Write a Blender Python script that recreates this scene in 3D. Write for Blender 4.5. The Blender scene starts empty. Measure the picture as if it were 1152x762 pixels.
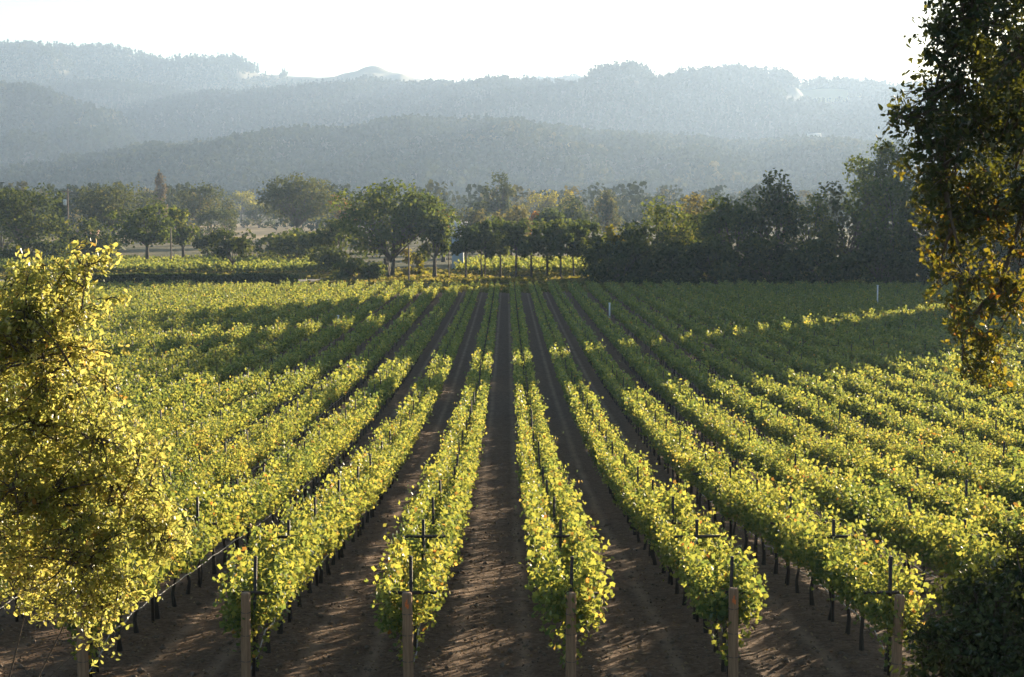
import bpy, math, random
import numpy as np
from mathutils import Vector, Matrix

# ------------------------------------------------------------------ camera, sky, sun, exposure
scene = bpy.context.scene
C = scene.collection
F = 2000.0                      # focal length in pixels of the 1152 px wide photograph
CAM_Z = 12.0                    # the valley floor lies at z = 0
VPX, VPY = 570.0, 225.0         # where the vine rows and the horizon meet
YAW = math.atan((576.0 - VPX) / F)
PITCH = math.atan((381.0 - VPY) / F)

cam_data = bpy.data.cameras.new('camera')
cam_data.sensor_width = 36.0
cam_data.lens = 36.0 * F / 1152.0
cam_data.clip_start = 0.1
cam_data.clip_end = 30000.0
cam = bpy.data.objects.new('camera', cam_data)
C.objects.link(cam)
cam.location = (0, 0, CAM_Z)
cam.rotation_euler = (math.radians(90) - PITCH, 0, -YAW)
scene.camera = cam

SUN_AZ = math.radians(33.5)     # to the right of straight ahead (+Y)
SUN_EL = math.radians(9.5)
world = bpy.data.worlds.new('World')
scene.world = world
world.use_nodes = True
wn = world.node_tree.nodes
wl = world.node_tree.links
sky = wn.new('ShaderNodeTexSky')
sky.sky_type = 'NISHITA'
sky.sun_disc = False
sky.sun_elevation = SUN_EL
sky.sun_rotation = SUN_AZ
sky.altitude = 50
sky.air_density = 1.0
sky.dust_density = 0.6
sky.ozone_density = 1.6
wl.new(sky.outputs[0], wn['Background'].inputs[0])
wn['Background'].inputs[1].default_value = 0.055

sun_data = bpy.data.lights.new('sun', 'SUN')
sun_data.energy = 5.0
sun_data.angle = math.radians(0.53)
sun_data.color = (1.0, 0.82, 0.57)
sun = bpy.data.objects.new('sun', sun_data)
C.objects.link(sun)
sd = Vector((math.sin(SUN_AZ) * math.cos(SUN_EL), math.cos(SUN_AZ) * math.cos(SUN_EL), math.sin(SUN_EL)))
sun.rotation_euler = sd.to_track_quat('Z', 'Y').to_euler()

scene.view_settings.view_transform = 'Standard'
scene.view_settings.look = 'None'
scene.view_settings.exposure = 1.9
scene.view_settings.gamma = 1.0
scene.view_settings.use_curve_mapping = False
scene.render.engine = 'CYCLES'
cy = scene.cycles
cy.max_bounces = 6
cy.diffuse_bounces = 3
cy.glossy_bounces = 2
cy.transmission_bounces = 4
cy.volume_bounces = 1
cy.transparent_max_bounces = 6
cy.sample_clamp_indirect = 4.0
cy.use_denoising = True
HAZE_DENSITY = 1.15e-4

rng = np.random.default_rng(7)
PI = math.pi

# ------------------------------------------------------------------ helpers
def prop(o, label=None, cat=None, group=None, kind=None):
    if label: o['label'] = label
    if cat: o['category'] = cat
    if group: o['group'] = group
    if kind: o['kind'] = kind
    return o

def empty(name, loc, rz=0.0, label=None, cat=None, group=None):
    o = bpy.data.objects.new(name, None)
    o.empty_display_size = 0.3
    C.objects.link(o)
    o.location = loc
    o.rotation_euler = (0, 0, rz)
    return prop(o, label, cat, group)

def mesh_data(name, v, f, mats, tint=None, mat_index=None, smooth=False):
    """v (n,3); f list of (m,k) int arrays of equal-size polygons."""
    me = bpy.data.meshes.new(name)
    v = np.asarray(v, dtype=np.float32)
    fs = [np.asarray(a, dtype=np.int32) for a in (f if isinstance(f, list) else [f]) if len(a)]
    me.vertices.add(len(v))
    me.vertices.foreach_set('co', v.ravel())
    loops = np.concatenate([a.ravel() for a in fs])
    sizes = np.concatenate([np.full(len(a), a.shape[1], dtype=np.int32) for a in fs])
    starts = np.concatenate([[0], np.cumsum(sizes)[:-1]]).astype(np.int32)
    me.loops.add(len(loops))
    me.loops.foreach_set('vertex_index', loops)
    me.polygons.add(len(sizes))
    me.polygons.foreach_set('loop_start', starts)
    me.polygons.foreach_set('loop_total', sizes)
    if mat_index is not None:
        me.polygons.foreach_set('material_index', np.asarray(mat_index, dtype=np.int32))
    if smooth:
        me.polygons.foreach_set('use_smooth', np.ones(len(sizes), dtype=bool))
    for m in (mats if isinstance(mats, (list, tuple)) else [mats]):
        me.materials.append(m)
    if tint is not None:
        a = me.attributes.new('tint', 'FLOAT', 'POINT')
        a.data.foreach_set('value', np.asarray(tint, dtype=np.float32))
    me.update(calc_edges=True)
    return me

def link(name, me, parent=None, loc=None):
    o = bpy.data.objects.new(name, me)
    C.objects.link(o)
    if parent is not None: o.parent = parent
    if loc is not None: o.location = loc
    return o

class Geo:
    """collects tubes, boxes and loose polygons into one mesh"""
    def __init__(self): self.v = []; self.q = []; self.t = []; self.n = 0
    def add(self, v, quads=None, tris=None):
        v = np.asarray(v, dtype=np.float64).reshape(-1, 3)
        if quads is not None and len(quads): self.q.append(np.asarray(quads, dtype=np.int64) + self.n)
        if tris is not None and len(tris): self.t.append(np.asarray(tris, dtype=np.int64) + self.n)
        self.v.append(v); self.n += len(v)
    def tube(self, pts, radii, seg=6, caps=True):
        pts = np.asarray(pts, dtype=np.float64)
        n = len(pts)
        radii = np.broadcast_to(np.asarray(radii, dtype=np.float64), (n,))
        tan = np.gradient(pts, axis=0)
        tan /= np.linalg.norm(tan, axis=1)[:, None] + 1e-9
        ref = np.array([1.0, 0, 0]) if abs(tan[0][0]) < 0.8 else np.array([0, 1.0, 0])
        a = np.cross(tan, ref); a /= np.linalg.norm(a, axis=1)[:, None] + 1e-9
        b = np.cross(tan, a)
        ang = np.linspace(0, 2 * PI, seg, endpoint=False)
        ring = np.cos(ang)[None, :, None] * a[:, None, :] + np.sin(ang)[None, :, None] * b[:, None, :]
        v = (pts[:, None, :] + ring * radii[:, None, None]).reshape(-1, 3)
        i = np.arange(n - 1)[:, None] * seg
        j = np.arange(seg)[None, :]
        k = (j + 1) % seg
        q = np.stack([i + j, i + k, i + seg + k, i + seg + j], axis=-1).reshape(-1, 4)
        t = []
        if caps:
            c0 = len(v); v = np.vstack([v, pts[:1], pts[-1:]])
            for s in range(seg):
                t.append((c0, (s + 1) % seg, s))
                t.append((c0 + 1, (n - 1) * seg + s, (n - 1) * seg + (s + 1) % seg))
        self.add(v, q, t)
    def box(self, lo, hi, m=None):
        x0, y0, z0 = lo; x1, y1, z1 = hi
        v = np.array([(x0,y0,z0),(x1,y0,z0),(x1,y1,z0),(x0,y1,z0),(x0,y0,z1),(x1,y0,z1),(x1,y1,z1),(x0,y1,z1)])
        if m is not None: v = v @ m.T
        self.add(v, [(3,2,1,0),(4,5,6,7),(0,1,5,4),(1,2,6,5),(2,3,7,6),(3,0,4,7)])
    def data(self, name, mats, smooth=False, tint=None):
        f = []
        if self.q: f.append(np.concatenate(self.q))
        if self.t: f.append(np.concatenate(self.t))
        v = np.concatenate(self.v)
        return mesh_data(name, v, f, mats, smooth=smooth, tint=tint)

def hash3(i, j, k, s):
    h = np.sin(i * 127.1 + j * 311.7 + k * 74.7 + s * 19.19) * 43758.5453
    return h - np.floor(h)

def vnoise(p, s=0):
    """value noise in 0..1 at points p (n,3)"""
    p = np.asarray(p, dtype=np.float64)
    i = np.floor(p); f = p - i
    f = f * f * (3 - 2 * f)
    r = 0
    for a in (0, 1):
        for b in (0, 1):
            for c in (0, 1):
                w = (f[:, 0] if a else 1 - f[:, 0]) * (f[:, 1] if b else 1 - f[:, 1]) * (f[:, 2] if c else 1 - f[:, 2])
                r = r + w * hash3(i[:, 0] + a, i[:, 1] + b, i[:, 2] + c, s)
    return r

def fbm(p, s=0, o=3):
    p = np.asarray(p, dtype=np.float64); r = 0; w = 0.5; tot = 0
    for k in range(o):
        r = r + w * vnoise(p * (2 ** k), s + k * 7); tot += w; w *= 0.5
    return r / tot

def unit(n, r):
    d = r.normal(size=(n, 3))
    return d / (np.linalg.norm(d, axis=1)[:, None] + 1e-9)

LEAF = {
    # leaf outlines: x across, y along the midrib, z fold; quads
    'grape': (np.array([(0,-.08,0),(.46,-.02,.10),(.40,.46,.14),(0,.62,-.05),(-.40,.46,.14),(-.46,-.02,.10)]), np.array([(0,1,2,3),(0,3,4,5)])),
    'oak': (np.array([(0,-.5,0),(.20,-.12,.06),(.27,.28,.05),(0,.55,-.06),(-.27,.28,.05),(-.20,-.12,.06)]), np.array([(0,1,2,3),(0,3,4,5)])),
    'vine': (np.array([(0,-.06,0),(.36,-.20,.10),(.36,.12,.08),(.40,.40,.14),(0,.62,-.06),(-.40,.40,.14),(-.36,.12,.08),(-.36,-.20,.10)]), np.array([(0,1,2,3,4),(0,4,5,6,7)])),
    'clump': (np.array([(-.5,-.15,0),(.1,-.5,.12),(.5,.12,0),(-.08,.5,.12)]), np.array([(0,1,2,3)])),
}
def leaves(centers, normals, sizes, kind, r, tint):
    """one small face group per leaf, turned at random about its normal"""
    base, quads = LEAF[kind]
    n = len(centers)
    nn = normals / (np.linalg.norm(normals, axis=1)[:, None] + 1e-9)
    ref = unit(n, r)
    t = np.cross(nn, ref); t /= np.linalg.norm(t, axis=1)[:, None] + 1e-9
    b = np.cross(nn, t)
    s = np.asarray(sizes).reshape(-1, 1, 1)
    asp = r.uniform(.8, 1.2, (n, 1, 1))
    v = centers[:, None, :] + s * (base[None, :, 0:1] * t[:, None, :] * asp + base[None, :, 1:2] * b[:, None, :] + base[None, :, 2:3] * nn[:, None, :])
    k = len(base)
    q = (np.arange(n)[:, None, None] * k + quads[None]).reshape(-1, quads.shape[1])
    return v.reshape(-1, 3), q, np.repeat(tint, k)

# ------------------------------------------------------------------ materials
def nodes_of(name):
    m = bpy.data.materials.new(name)
    m.use_nodes = True
    nt = m.node_tree
    nt.nodes.clear()
    out = nt.nodes.new('ShaderNodeOutputMaterial')
    return m, nt, out

def ramp(nt, fac, stops):
    n = nt.nodes.new('ShaderNodeValToRGB')
    e = n.color_ramp.elements
    while len(e) < len(stops): e.new(0.5)
    for el, (p, c) in zip(e, stops):
        el.position = p; el.color = (*c, 1)
    nt.links.new(fac, n.inputs[0])
    return n.outputs[0]

def noise(nt, scale, detail=4, vec=None, rough=0.55):
    n = nt.nodes.new('ShaderNodeTexNoise')
    n.inputs['Scale'].default_value = scale
    n.inputs['Detail'].default_value = detail
    n.inputs['Roughness'].default_value = rough
    if vec is not None: nt.links.new(vec, n.inputs['Vector'])
    return n.outputs[0]

def mathn(nt, op, a, b=None, clamp=False):
    n = nt.nodes.new('ShaderNodeMath'); n.operation = op; n.use_clamp = clamp
    for k, x in enumerate((a, b)):
        if x is None: continue
        if isinstance(x, (int, float)): n.inputs[k].default_value = x
        else: nt.links.new(x, n.inputs[k])
    return n.outputs[0]

def mix(nt, fac, a, b):
    n = nt.nodes.new('ShaderNodeMix'); n.data_type = 'RGBA'
    for s, x in ((n.inputs[0], fac), (n.inputs[6], a), (n.inputs[7], b)):
        if isinstance(x, (int, float)): s.default_value = x
        elif isinstance(x, tuple): s.default_value = (*x, 1)
        else: nt.links.new(x, s)
    return n.outputs[2]

def leaf_mat(name, stops, trans_stops, trans=0.45, gloss=0.06, rough=0.4, vary=0.12):
    """stops: leaf colour by the leaf's own tint; trans_stops: colour of light passing through the leaf"""
    m, nt, out = nodes_of(name)
    at = nt.nodes.new('ShaderNodeAttribute'); at.attribute_name = 'tint'
    oi = nt.nodes.new('ShaderNodeObjectInfo')
    f = mathn(nt, 'ADD', at.outputs['Fac'], mathn(nt, 'MULTIPLY', mathn(nt, 'SUBTRACT', oi.outputs['Random'], 0.5), vary), True)
    dif = nt.nodes.new('ShaderNodeBsdfDiffuse')
    tr = nt.nodes.new('ShaderNodeBsdfTranslucent')
    gl = nt.nodes.new('ShaderNodeBsdfGlossy'); gl.inputs['Roughness'].default_value = rough
    gl.inputs['Color'].default_value = (1, 1, 1, 1)
    nt.links.new(ramp(nt, f, stops), dif.inputs['Color'])
    nt.links.new(ramp(nt, f, trans_stops), tr.inputs['Color'])
    m1 = nt.nodes.new('ShaderNodeMixShader'); m1.inputs[0].default_value = trans
    nt.links.new(dif.outputs[0], m1.inputs[1]); nt.links.new(tr.outputs[0], m1.inputs[2])
    m2 = nt.nodes.new('ShaderNodeMixShader')
    if gloss > 0:
        lw = nt.nodes.new('ShaderNodeFresnel'); lw.inputs[0].default_value = 1.35
        nt.links.new(mathn(nt, 'MULTIPLY', lw.outputs[0], gloss * 10, True), m2.inputs[0])
        nt.links.new(m1.outputs[0], m2.inputs[1]); nt.links.new(gl.outputs[0], m2.inputs[2])
        nt.links.new(m2.outputs[0], out.inputs['Surface'])
    else:
        nt.links.new(m1.outputs[0], out.inputs['Surface'])
    return m

def solid_mat(name, c1, c2, scale=8.0, rough=0.8, stretch=(1, 1, 1), bump=0.3, bump_scale=None, metallic=0.0):
    m, nt, out = nodes_of(name)
    tc = nt.nodes.new('ShaderNodeTexCoord')
    mp = nt.nodes.new('ShaderNodeMapping'); mp.inputs['Scale'].default_value = stretch
    nt.links.new(tc.outputs['Object'], mp.inputs['Vector'])
    nf = noise(nt, scale, 5, mp.outputs[0])
    p = nt.nodes.new('ShaderNodeBsdfPrincipled')
    p.inputs['Roughness'].default_value = rough
    p.inputs['Metallic'].default_value = metallic
    nt.links.new(ramp(nt, nf, [(0.3, c1), (0.7, c2)]), p.inputs['Base Color'])
    if bump:
        b = nt.nodes.new('ShaderNodeBump'); b.inputs['Strength'].default_value = bump
        b.inputs['Distance'].default_value = 0.02
        nt.links.new(noise(nt, bump_scale or scale * 3, 4, mp.outputs[0]), b.inputs['Height'])
        nt.links.new(b.outputs[0], p.inputs['Normal'])
    nt.links.new(p.outputs[0], out.inputs['Surface'])
    return m

MAT = {}
MAT['vine_leaf'] = leaf_mat('vine_leaf', [(0, (.030, .075, .036)), (.45, (.055, .112, .040)), (.75, (.15, .18, .05)), (.9, (.36, .28, .07)), (1, (.33, .12, .03))],
                            [(0, (.22, .30, .06)), (.45, (.54, .53, .085)), (.75, (.80, .67, .12)), (.9, (.86, .58, .12)), (1, (.62, .24, .05))], 0.45, 0.007, 0.5)
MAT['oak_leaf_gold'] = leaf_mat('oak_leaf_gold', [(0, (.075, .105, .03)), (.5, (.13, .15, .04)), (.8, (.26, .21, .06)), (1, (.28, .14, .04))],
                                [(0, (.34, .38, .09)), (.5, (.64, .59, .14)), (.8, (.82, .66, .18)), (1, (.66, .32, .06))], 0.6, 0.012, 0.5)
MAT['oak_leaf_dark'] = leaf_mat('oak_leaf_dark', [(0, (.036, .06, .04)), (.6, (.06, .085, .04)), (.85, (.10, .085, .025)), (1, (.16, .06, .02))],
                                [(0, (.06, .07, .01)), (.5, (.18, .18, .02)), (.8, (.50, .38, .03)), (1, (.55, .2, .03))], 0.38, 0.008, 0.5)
MAT['bush_leaf'] = leaf_mat('bush_leaf', [(0, (.035, .05, .028)), (1, (.095, .115, .05))], [(0, (.05, .07, .01)), (1, (.14, .15, .02))], 0.3, 0.008, 0.5)
MAT['tree_green'] = leaf_mat('tree_green', [(0, (.026, .052, .018)), (.6, (.052, .085, .026)), (1, (.10, .115, .034))], [(0, (.08, .12, .02)), (.6, (.22, .26, .04)), (1, (.42, .40, .06))], 0.35, 0.0, 0.5)
MAT['tree_dark'] = leaf_mat('tree_dark', [(0, (.022, .042, .018)), (.6, (.042, .066, .024)), (1, (.08, .092, .03))], [(0, (.06, .085, .02)), (.6, (.15, .18, .035)), (1, (.32, .3, .05))], 0.32, 0.0, 0.5)
MAT['tree_olive'] = leaf_mat('tree_olive', [(0, (.035, .05, .025)), (.6, (.06, .075, .034)), (1, (.12, .105, .045))], [(0, (.09, .115, .035)), (.6, (.18, .19, .055)), (1, (.36, .30, .08))], 0.35, 0.0, 0.5)
MAT['tree_yellow'] = leaf_mat('tree_yellow', [(0, (.10, .11, .02)), (.6, (.20, .19, .03)), (1, (.30, .22, .04))], [(0, (.28, .28, .02)), (.6, (.5, .42, .03)), (1, (.6, .4, .04))], 0.4, 0.0, 0.5)
MAT['tree_rust'] = leaf_mat('tree_rust', [(0, (.11, .07, .025)), (.6, (.20, .11, .03)), (1, (.30, .15, .03))], [(0, (.25, .16, .02)), (.6, (.45, .22, .03)), (1, (.5, .22, .03))], 0.4, 0.0, 0.5)
MAT['tree_bare'] = leaf_mat('tree_bare', [(0, (.11, .09, .06)), (1, (.19, .15, .09))], [(0, (.2, .16, .08)), (1, (.3, .22, .1))], 0.3, 0.0, 0.5)
MAT['far_forest'] = leaf_mat('far_forest', [(0, (.02, .034, .018)), (.6, (.04, .055, .022)), (.85, (.09, .085, .035)), (1, (.2, .17, .06))],
                             [(0, (.05, .07, .02)), (.6, (.10, .11, .03)), (1, (.35, .28, .06))], 0.14, 0.0, 0.5, 0)
MAT['bark'] = solid_mat('bark', (.05, .038, .028), (.11, .085, .062), 6, 0.9, (3, 3, .6), 0.8)
MAT['vine_bark'] = solid_mat('vine_bark', (.03, .022, .016), (.075, .055, .04), 20, 0.9, (3, 3, .5), 0.9)
MAT['post_wood'] = solid_mat('post_wood', (.20, .115, .062), (.36, .215, .122), 9, 0.85, (5, 5, .35), 0.5)
MAT['pole_wood'] = solid_mat('pole_wood', (.13, .09, .065), (.26, .19, .14), 5, 0.85, (4, 4, .3), 0.4)
MAT['steel_dark'] = solid_mat('steel_dark', (.022, .016, .013), (.055, .034, .024), 30, 0.6, bump=0.2)
MAT['wire'] = solid_mat('wire', (.03, .025, .022), (.07, .05, .04), 40, 0.5, bump=0)
MAT['hose'] = solid_mat('hose', (.16, .15, .15), (.28, .27, .27), 15, 0.35, bump=0)
MAT['orange_paint'] = solid_mat('orange_paint', (.55, .11, .02), (.75, .20, .04), 60, 0.6, bump=0)
MAT['white_pipe'] = solid_mat('white_pipe', (.62, .63, .64), (.8, .8, .8), 6, 0.4, bump=0)
MAT['white_wall'] = solid_mat('white_wall', (.62, .60, .57), (.75, .73, .70), 2, 0.8, bump=0.1)
MAT['pale_blue'] = solid_mat('pale_blue', (.42, .50, .58), (.55, .62, .68), 2, 0.6, bump=0.1)
MAT['roof_tile'] = solid_mat('roof_tile', (.30, .16, .11), (.42, .25, .18), 3, 0.85, (1, 6, 1), 0.4)
MAT['roof_pale'] = solid_mat('roof_pale', (.42, .41, .40), (.56, .55, .53), 3, 0.6, (6, 1, 1), 0.2)
MAT['dark_glass'] = solid_mat('dark_glass', (.015, .018, .02), (.03, .035, .04), 3, 0.15, bump=0)
MAT['weed'] = leaf_mat('weed', [(0, (.09, .075, .035)), (1, (.24, .18, .09))], [(0, (.15, .12, .05)), (1, (.4, .28, .12))], 0.35, 0.0, 0.5, 0)
MAT['litter'] = leaf_mat('litter', [(0, (.11, .075, .05)), (.7, (.22, .15, .09)), (1, (.42, .31, .17))], [(0, (.08, .05, .03)), (1, (.3, .2, .08))], 0.2, 0.0, 0.5, 0)
MAT['clod'] = solid_mat('clod', (.10, .068, .047), (.20, .145, .10), 14, 0.95, bump=0.5)
MAT['roughgrass'] = leaf_mat('roughgrass', [(0, (.04, .06, .02)), (.5, (.09, .10, .03)), (1, (.22, .17, .07))], [(0, (.12, .15, .02)), (.5, (.3, .28, .04)), (1, (.45, .34, .1))], 0.4, 0.0, 0.5, 0)

# ------------------------------------------------------------------ the lie of the land
ROW = 2.4
VINE = 1.57
ROW_SHIFT = -0.105              # the camera stands a little right of the centre of the middle aisle
ROW_START = 25.8
ROW_END = 226.0
_hz = np.array([-60, 0, 14, 20, 25.8, 30, 34, 38, 45, 51, 60, 69, 81, 95, 109, 140, 180, 214, 260, 400, 20000], dtype=float)
_hh = np.array([4.6, 5.9, 6.55, 6.85, 7.15, 7.40, 7.72, 8.06, 8.66, 9.10, 9.62, 10.02, 10.40, 10.82, 11.12, 11.5, 11.82, 11.95, 12.0, 12.0, 12.0])
def ground_z(y):
    return CAM_Z - np.interp(y, _hz, _hh)

def row_x(k):
    """k = 1,2,3 right of the middle aisle, -1,-2,-3 left of it"""
    return ((abs(k) - 0.5) * (1 if k > 0 else -1) + ROW_SHIFT) * ROW

def project(x, y, z):
    """world -> pixel of the 1152 x 762 photograph"""
    c, s = math.cos(YAW), math.sin(YAW)
    xr, yr = x * c - y * s, x * s + y * c
    zr = z - CAM_Z
    cp, sp = math.cos(PITCH), math.sin(PITCH)
    dep = yr * cp - zr * sp
    up = yr * sp + zr * cp
    return 576 + F * xr / dep, 381 - F * up / dep

def at(px, Y):
    """x coordinate at distance Y that shows at picture column px"""
    return (px - VPX) / F * Y

def z_at(py, Y):
    return CAM_Z + (VPY - py) / F * Y

# one ground sheet from behind the camera to beyond the hills
def make_ground():
    ys = np.concatenate([np.linspace(-60, 20, 25), np.linspace(21, 60, 80), np.linspace(61, 240, 140), np.linspace(245, 600, 50), np.linspace(650, 3000, 40), np.linspace(3500, 11000, 16)])
    xs = np.concatenate([-np.linspace(7000, 400, 16), -np.linspace(350, 40, 24), np.linspace(-36, 36, 145), np.linspace(40, 350, 24), np.linspace(400, 7000, 16)])
    X, Y = np.meshgrid(xs, ys)
    P = np.stack([X.ravel(), Y.ravel(), np.zeros(X.size)], 1)
    z = ground_z(P[:, 1])
    near = np.clip(1 - P[:, 1] / 240, 0, 1)
    z = z + (fbm(P * 0.9, 3) - 0.5) * 0.10 * near
    # a low ridge of soil under every row, wheel ruts between them
    ph = np.abs(((P[:, 0] / ROW - ROW_SHIFT) % 1.0) - 0.5)           # 0 on the row, 0.5 mid aisle
    infield = (P[:, 1] > 20) & (P[:, 1] < 230)
    z = z + np.where(infield, 0.06 * np.exp(-(ph / 0.12) ** 2) - 0.035 * np.exp(-((ph - 0.27) / 0.06) ** 2), 0)
    P[:, 2] = z
    ny, nx = X.shape
    i = np.arange(ny - 1)[:, None] * nx + np.arange(nx - 1)[None, :]
    q = np.stack([i, i + 1, i + nx + 1, i + nx], -1).reshape(-1, 4)

    m, nt, out = nodes_of('soil')
    geo = nt.nodes.new('ShaderNodeNewGeometry')
    sep = nt.nodes.new('ShaderNodeSeparateXYZ'); nt.links.new(geo.outputs['Position'], sep.inputs[0])
    x, y = sep.outputs[0], sep.outputs[1]
    pos = geo.outputs['Position']
    n_big = noise(nt, 0.35, 4, pos)
    n_mid = noise(nt, 3.0, 6, pos, 0.65)
    n_fine = noise(nt, 14.0, 6, pos, 0.75)
    soil = ramp(nt, n_mid, [(0.25, (.115, .066, .038)), (0.55, (.190, .116, .070)), (0.8, (.26, .168, .108))])
    soil = mix(nt, mathn(nt, 'MULTIPLY', ramp(nt, n_fine, [(0.53, (0, 0, 0)), (0.64, (1, 1, 1))]), 0.75), soil, (.29, .215, .155))
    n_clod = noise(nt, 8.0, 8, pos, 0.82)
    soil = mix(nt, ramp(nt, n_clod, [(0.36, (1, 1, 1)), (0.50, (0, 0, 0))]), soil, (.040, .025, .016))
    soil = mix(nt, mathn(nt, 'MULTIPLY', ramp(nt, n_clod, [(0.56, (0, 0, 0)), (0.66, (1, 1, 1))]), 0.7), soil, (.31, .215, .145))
    # compacted paler wheel tracks along the aisles
    frac = mathn(nt, 'FRACT', mathn(nt, 'ADD', mathn(nt, 'DIVIDE', x, ROW), 10.0 - ROW_SHIFT))
    d = mathn(nt, 'ABSOLUTE', mathn(nt, 'SUBTRACT', frac, 0.5))       # 0 on the row
    tr = mathn(nt, 'ABSOLUTE', mathn(nt, 'SUBTRACT', d, mathn(nt, 'ADD', 0.255, mathn(nt, 'MULTIPLY', n_big, 0.05))))
    trk = mathn(nt, 'SUBTRACT', 1.0, mathn(nt, 'DIVIDE', tr, 0.075), True)
    trk = mathn(nt, 'MULTIPLY', trk, ramp(nt, noise(nt, 1.1, 3, pos), [(0.3, (.25, .25, .25)), (0.6, (1, 1, 1))]))
    soil = mix(nt, mathn(nt, 'MULTIPLY', trk, 0.8), soil, (.36, .25, .17))
    # beyond the block: dry grass, green strips, golden fields far out
    grass = ramp(nt, noise(nt, 0.09, 6, pos), [(0.3, (.06, .07, .026)), (0.5, (.11, .10, .042)), (0.7, (.20, .155, .08))])
    far = ramp(nt, noise(nt, 0.006, 4, pos), [(0.35, (.07, .08, .03)), (0.55, (.13, .12, .05)), (0.68, (.36, .27, .13))])
    fx = mathn(nt, 'SUBTRACT', 1.0, mathn(nt, 'DIVIDE', mathn(nt, 'ABSOLUTE', mathn(nt, 'ADD', x, 104.0)), 42.0), True)
    fy = mathn(nt, 'SUBTRACT', 1.0, mathn(nt, 'DIVIDE', mathn(nt, 'ABSOLUTE', mathn(nt, 'SUBTRACT', y, 700.0)), 230.0), True)
    far = mix(nt, mathn(nt, 'MULTIPLY', mathn(nt, 'MULTIPLY', fx, fy), 12.0, True), far, (.46, .34, .19))
    bey = mathn(nt, 'DIVIDE', mathn(nt, 'SUBTRACT', y, mathn(nt, 'ADD', 230.0, mathn(nt, 'MULTIPLY', n_big, 8))), 6.0, True)
    ffar = mathn(nt, 'DIVIDE', mathn(nt, 'SUBTRACT', y, 450.0), 150.0, True)
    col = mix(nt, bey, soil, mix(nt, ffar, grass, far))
    p = nt.nodes.new('ShaderNodeBsdfPrincipled'); p.inputs['Roughness'].default_value = 0.95
    p.inputs['Specular IOR Level'].default_value = 0.15
    nt.links.new(col, p.inputs['Base Color'])
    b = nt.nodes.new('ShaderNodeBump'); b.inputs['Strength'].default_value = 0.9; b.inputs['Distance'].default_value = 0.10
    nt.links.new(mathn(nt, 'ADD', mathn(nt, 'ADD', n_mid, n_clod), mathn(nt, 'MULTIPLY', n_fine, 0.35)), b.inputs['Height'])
    nt.links.new(b.outputs[0], p.inputs['Normal'])
    nt.links.new(p.outputs[0], out.inputs['Surface'])
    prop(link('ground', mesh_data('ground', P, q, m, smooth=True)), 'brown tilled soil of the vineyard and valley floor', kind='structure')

    # farm track across the far end of the vineyard
    xs = np.linspace(-140, -28, 60); ys = np.array([252., 256., 260., 264., 268.])
    X, Y = np.meshgrid(xs, ys)
    Y = Y + (X + 50) * 0.03
    P = np.stack([X.ravel(), Y.ravel(), ground_z(Y.ravel()) + 0.06], 1)
    ny, nx = X.shape
    i = np.arange(ny - 1)[:, None] * nx + np.arange(nx - 1)[None, :]
    q = np.stack([i, i + 1, i + nx + 1, i + nx], -1).reshape(-1, 4)
    prop(link('dirt_road', mesh_data('dirt_road', P, q, solid_mat('road_dust', (.10, .09, .08), (.17, .15, .13), 1.5, 0.95))), 'grey farm track behind the vineyard', kind='structure')
make_ground()

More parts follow.
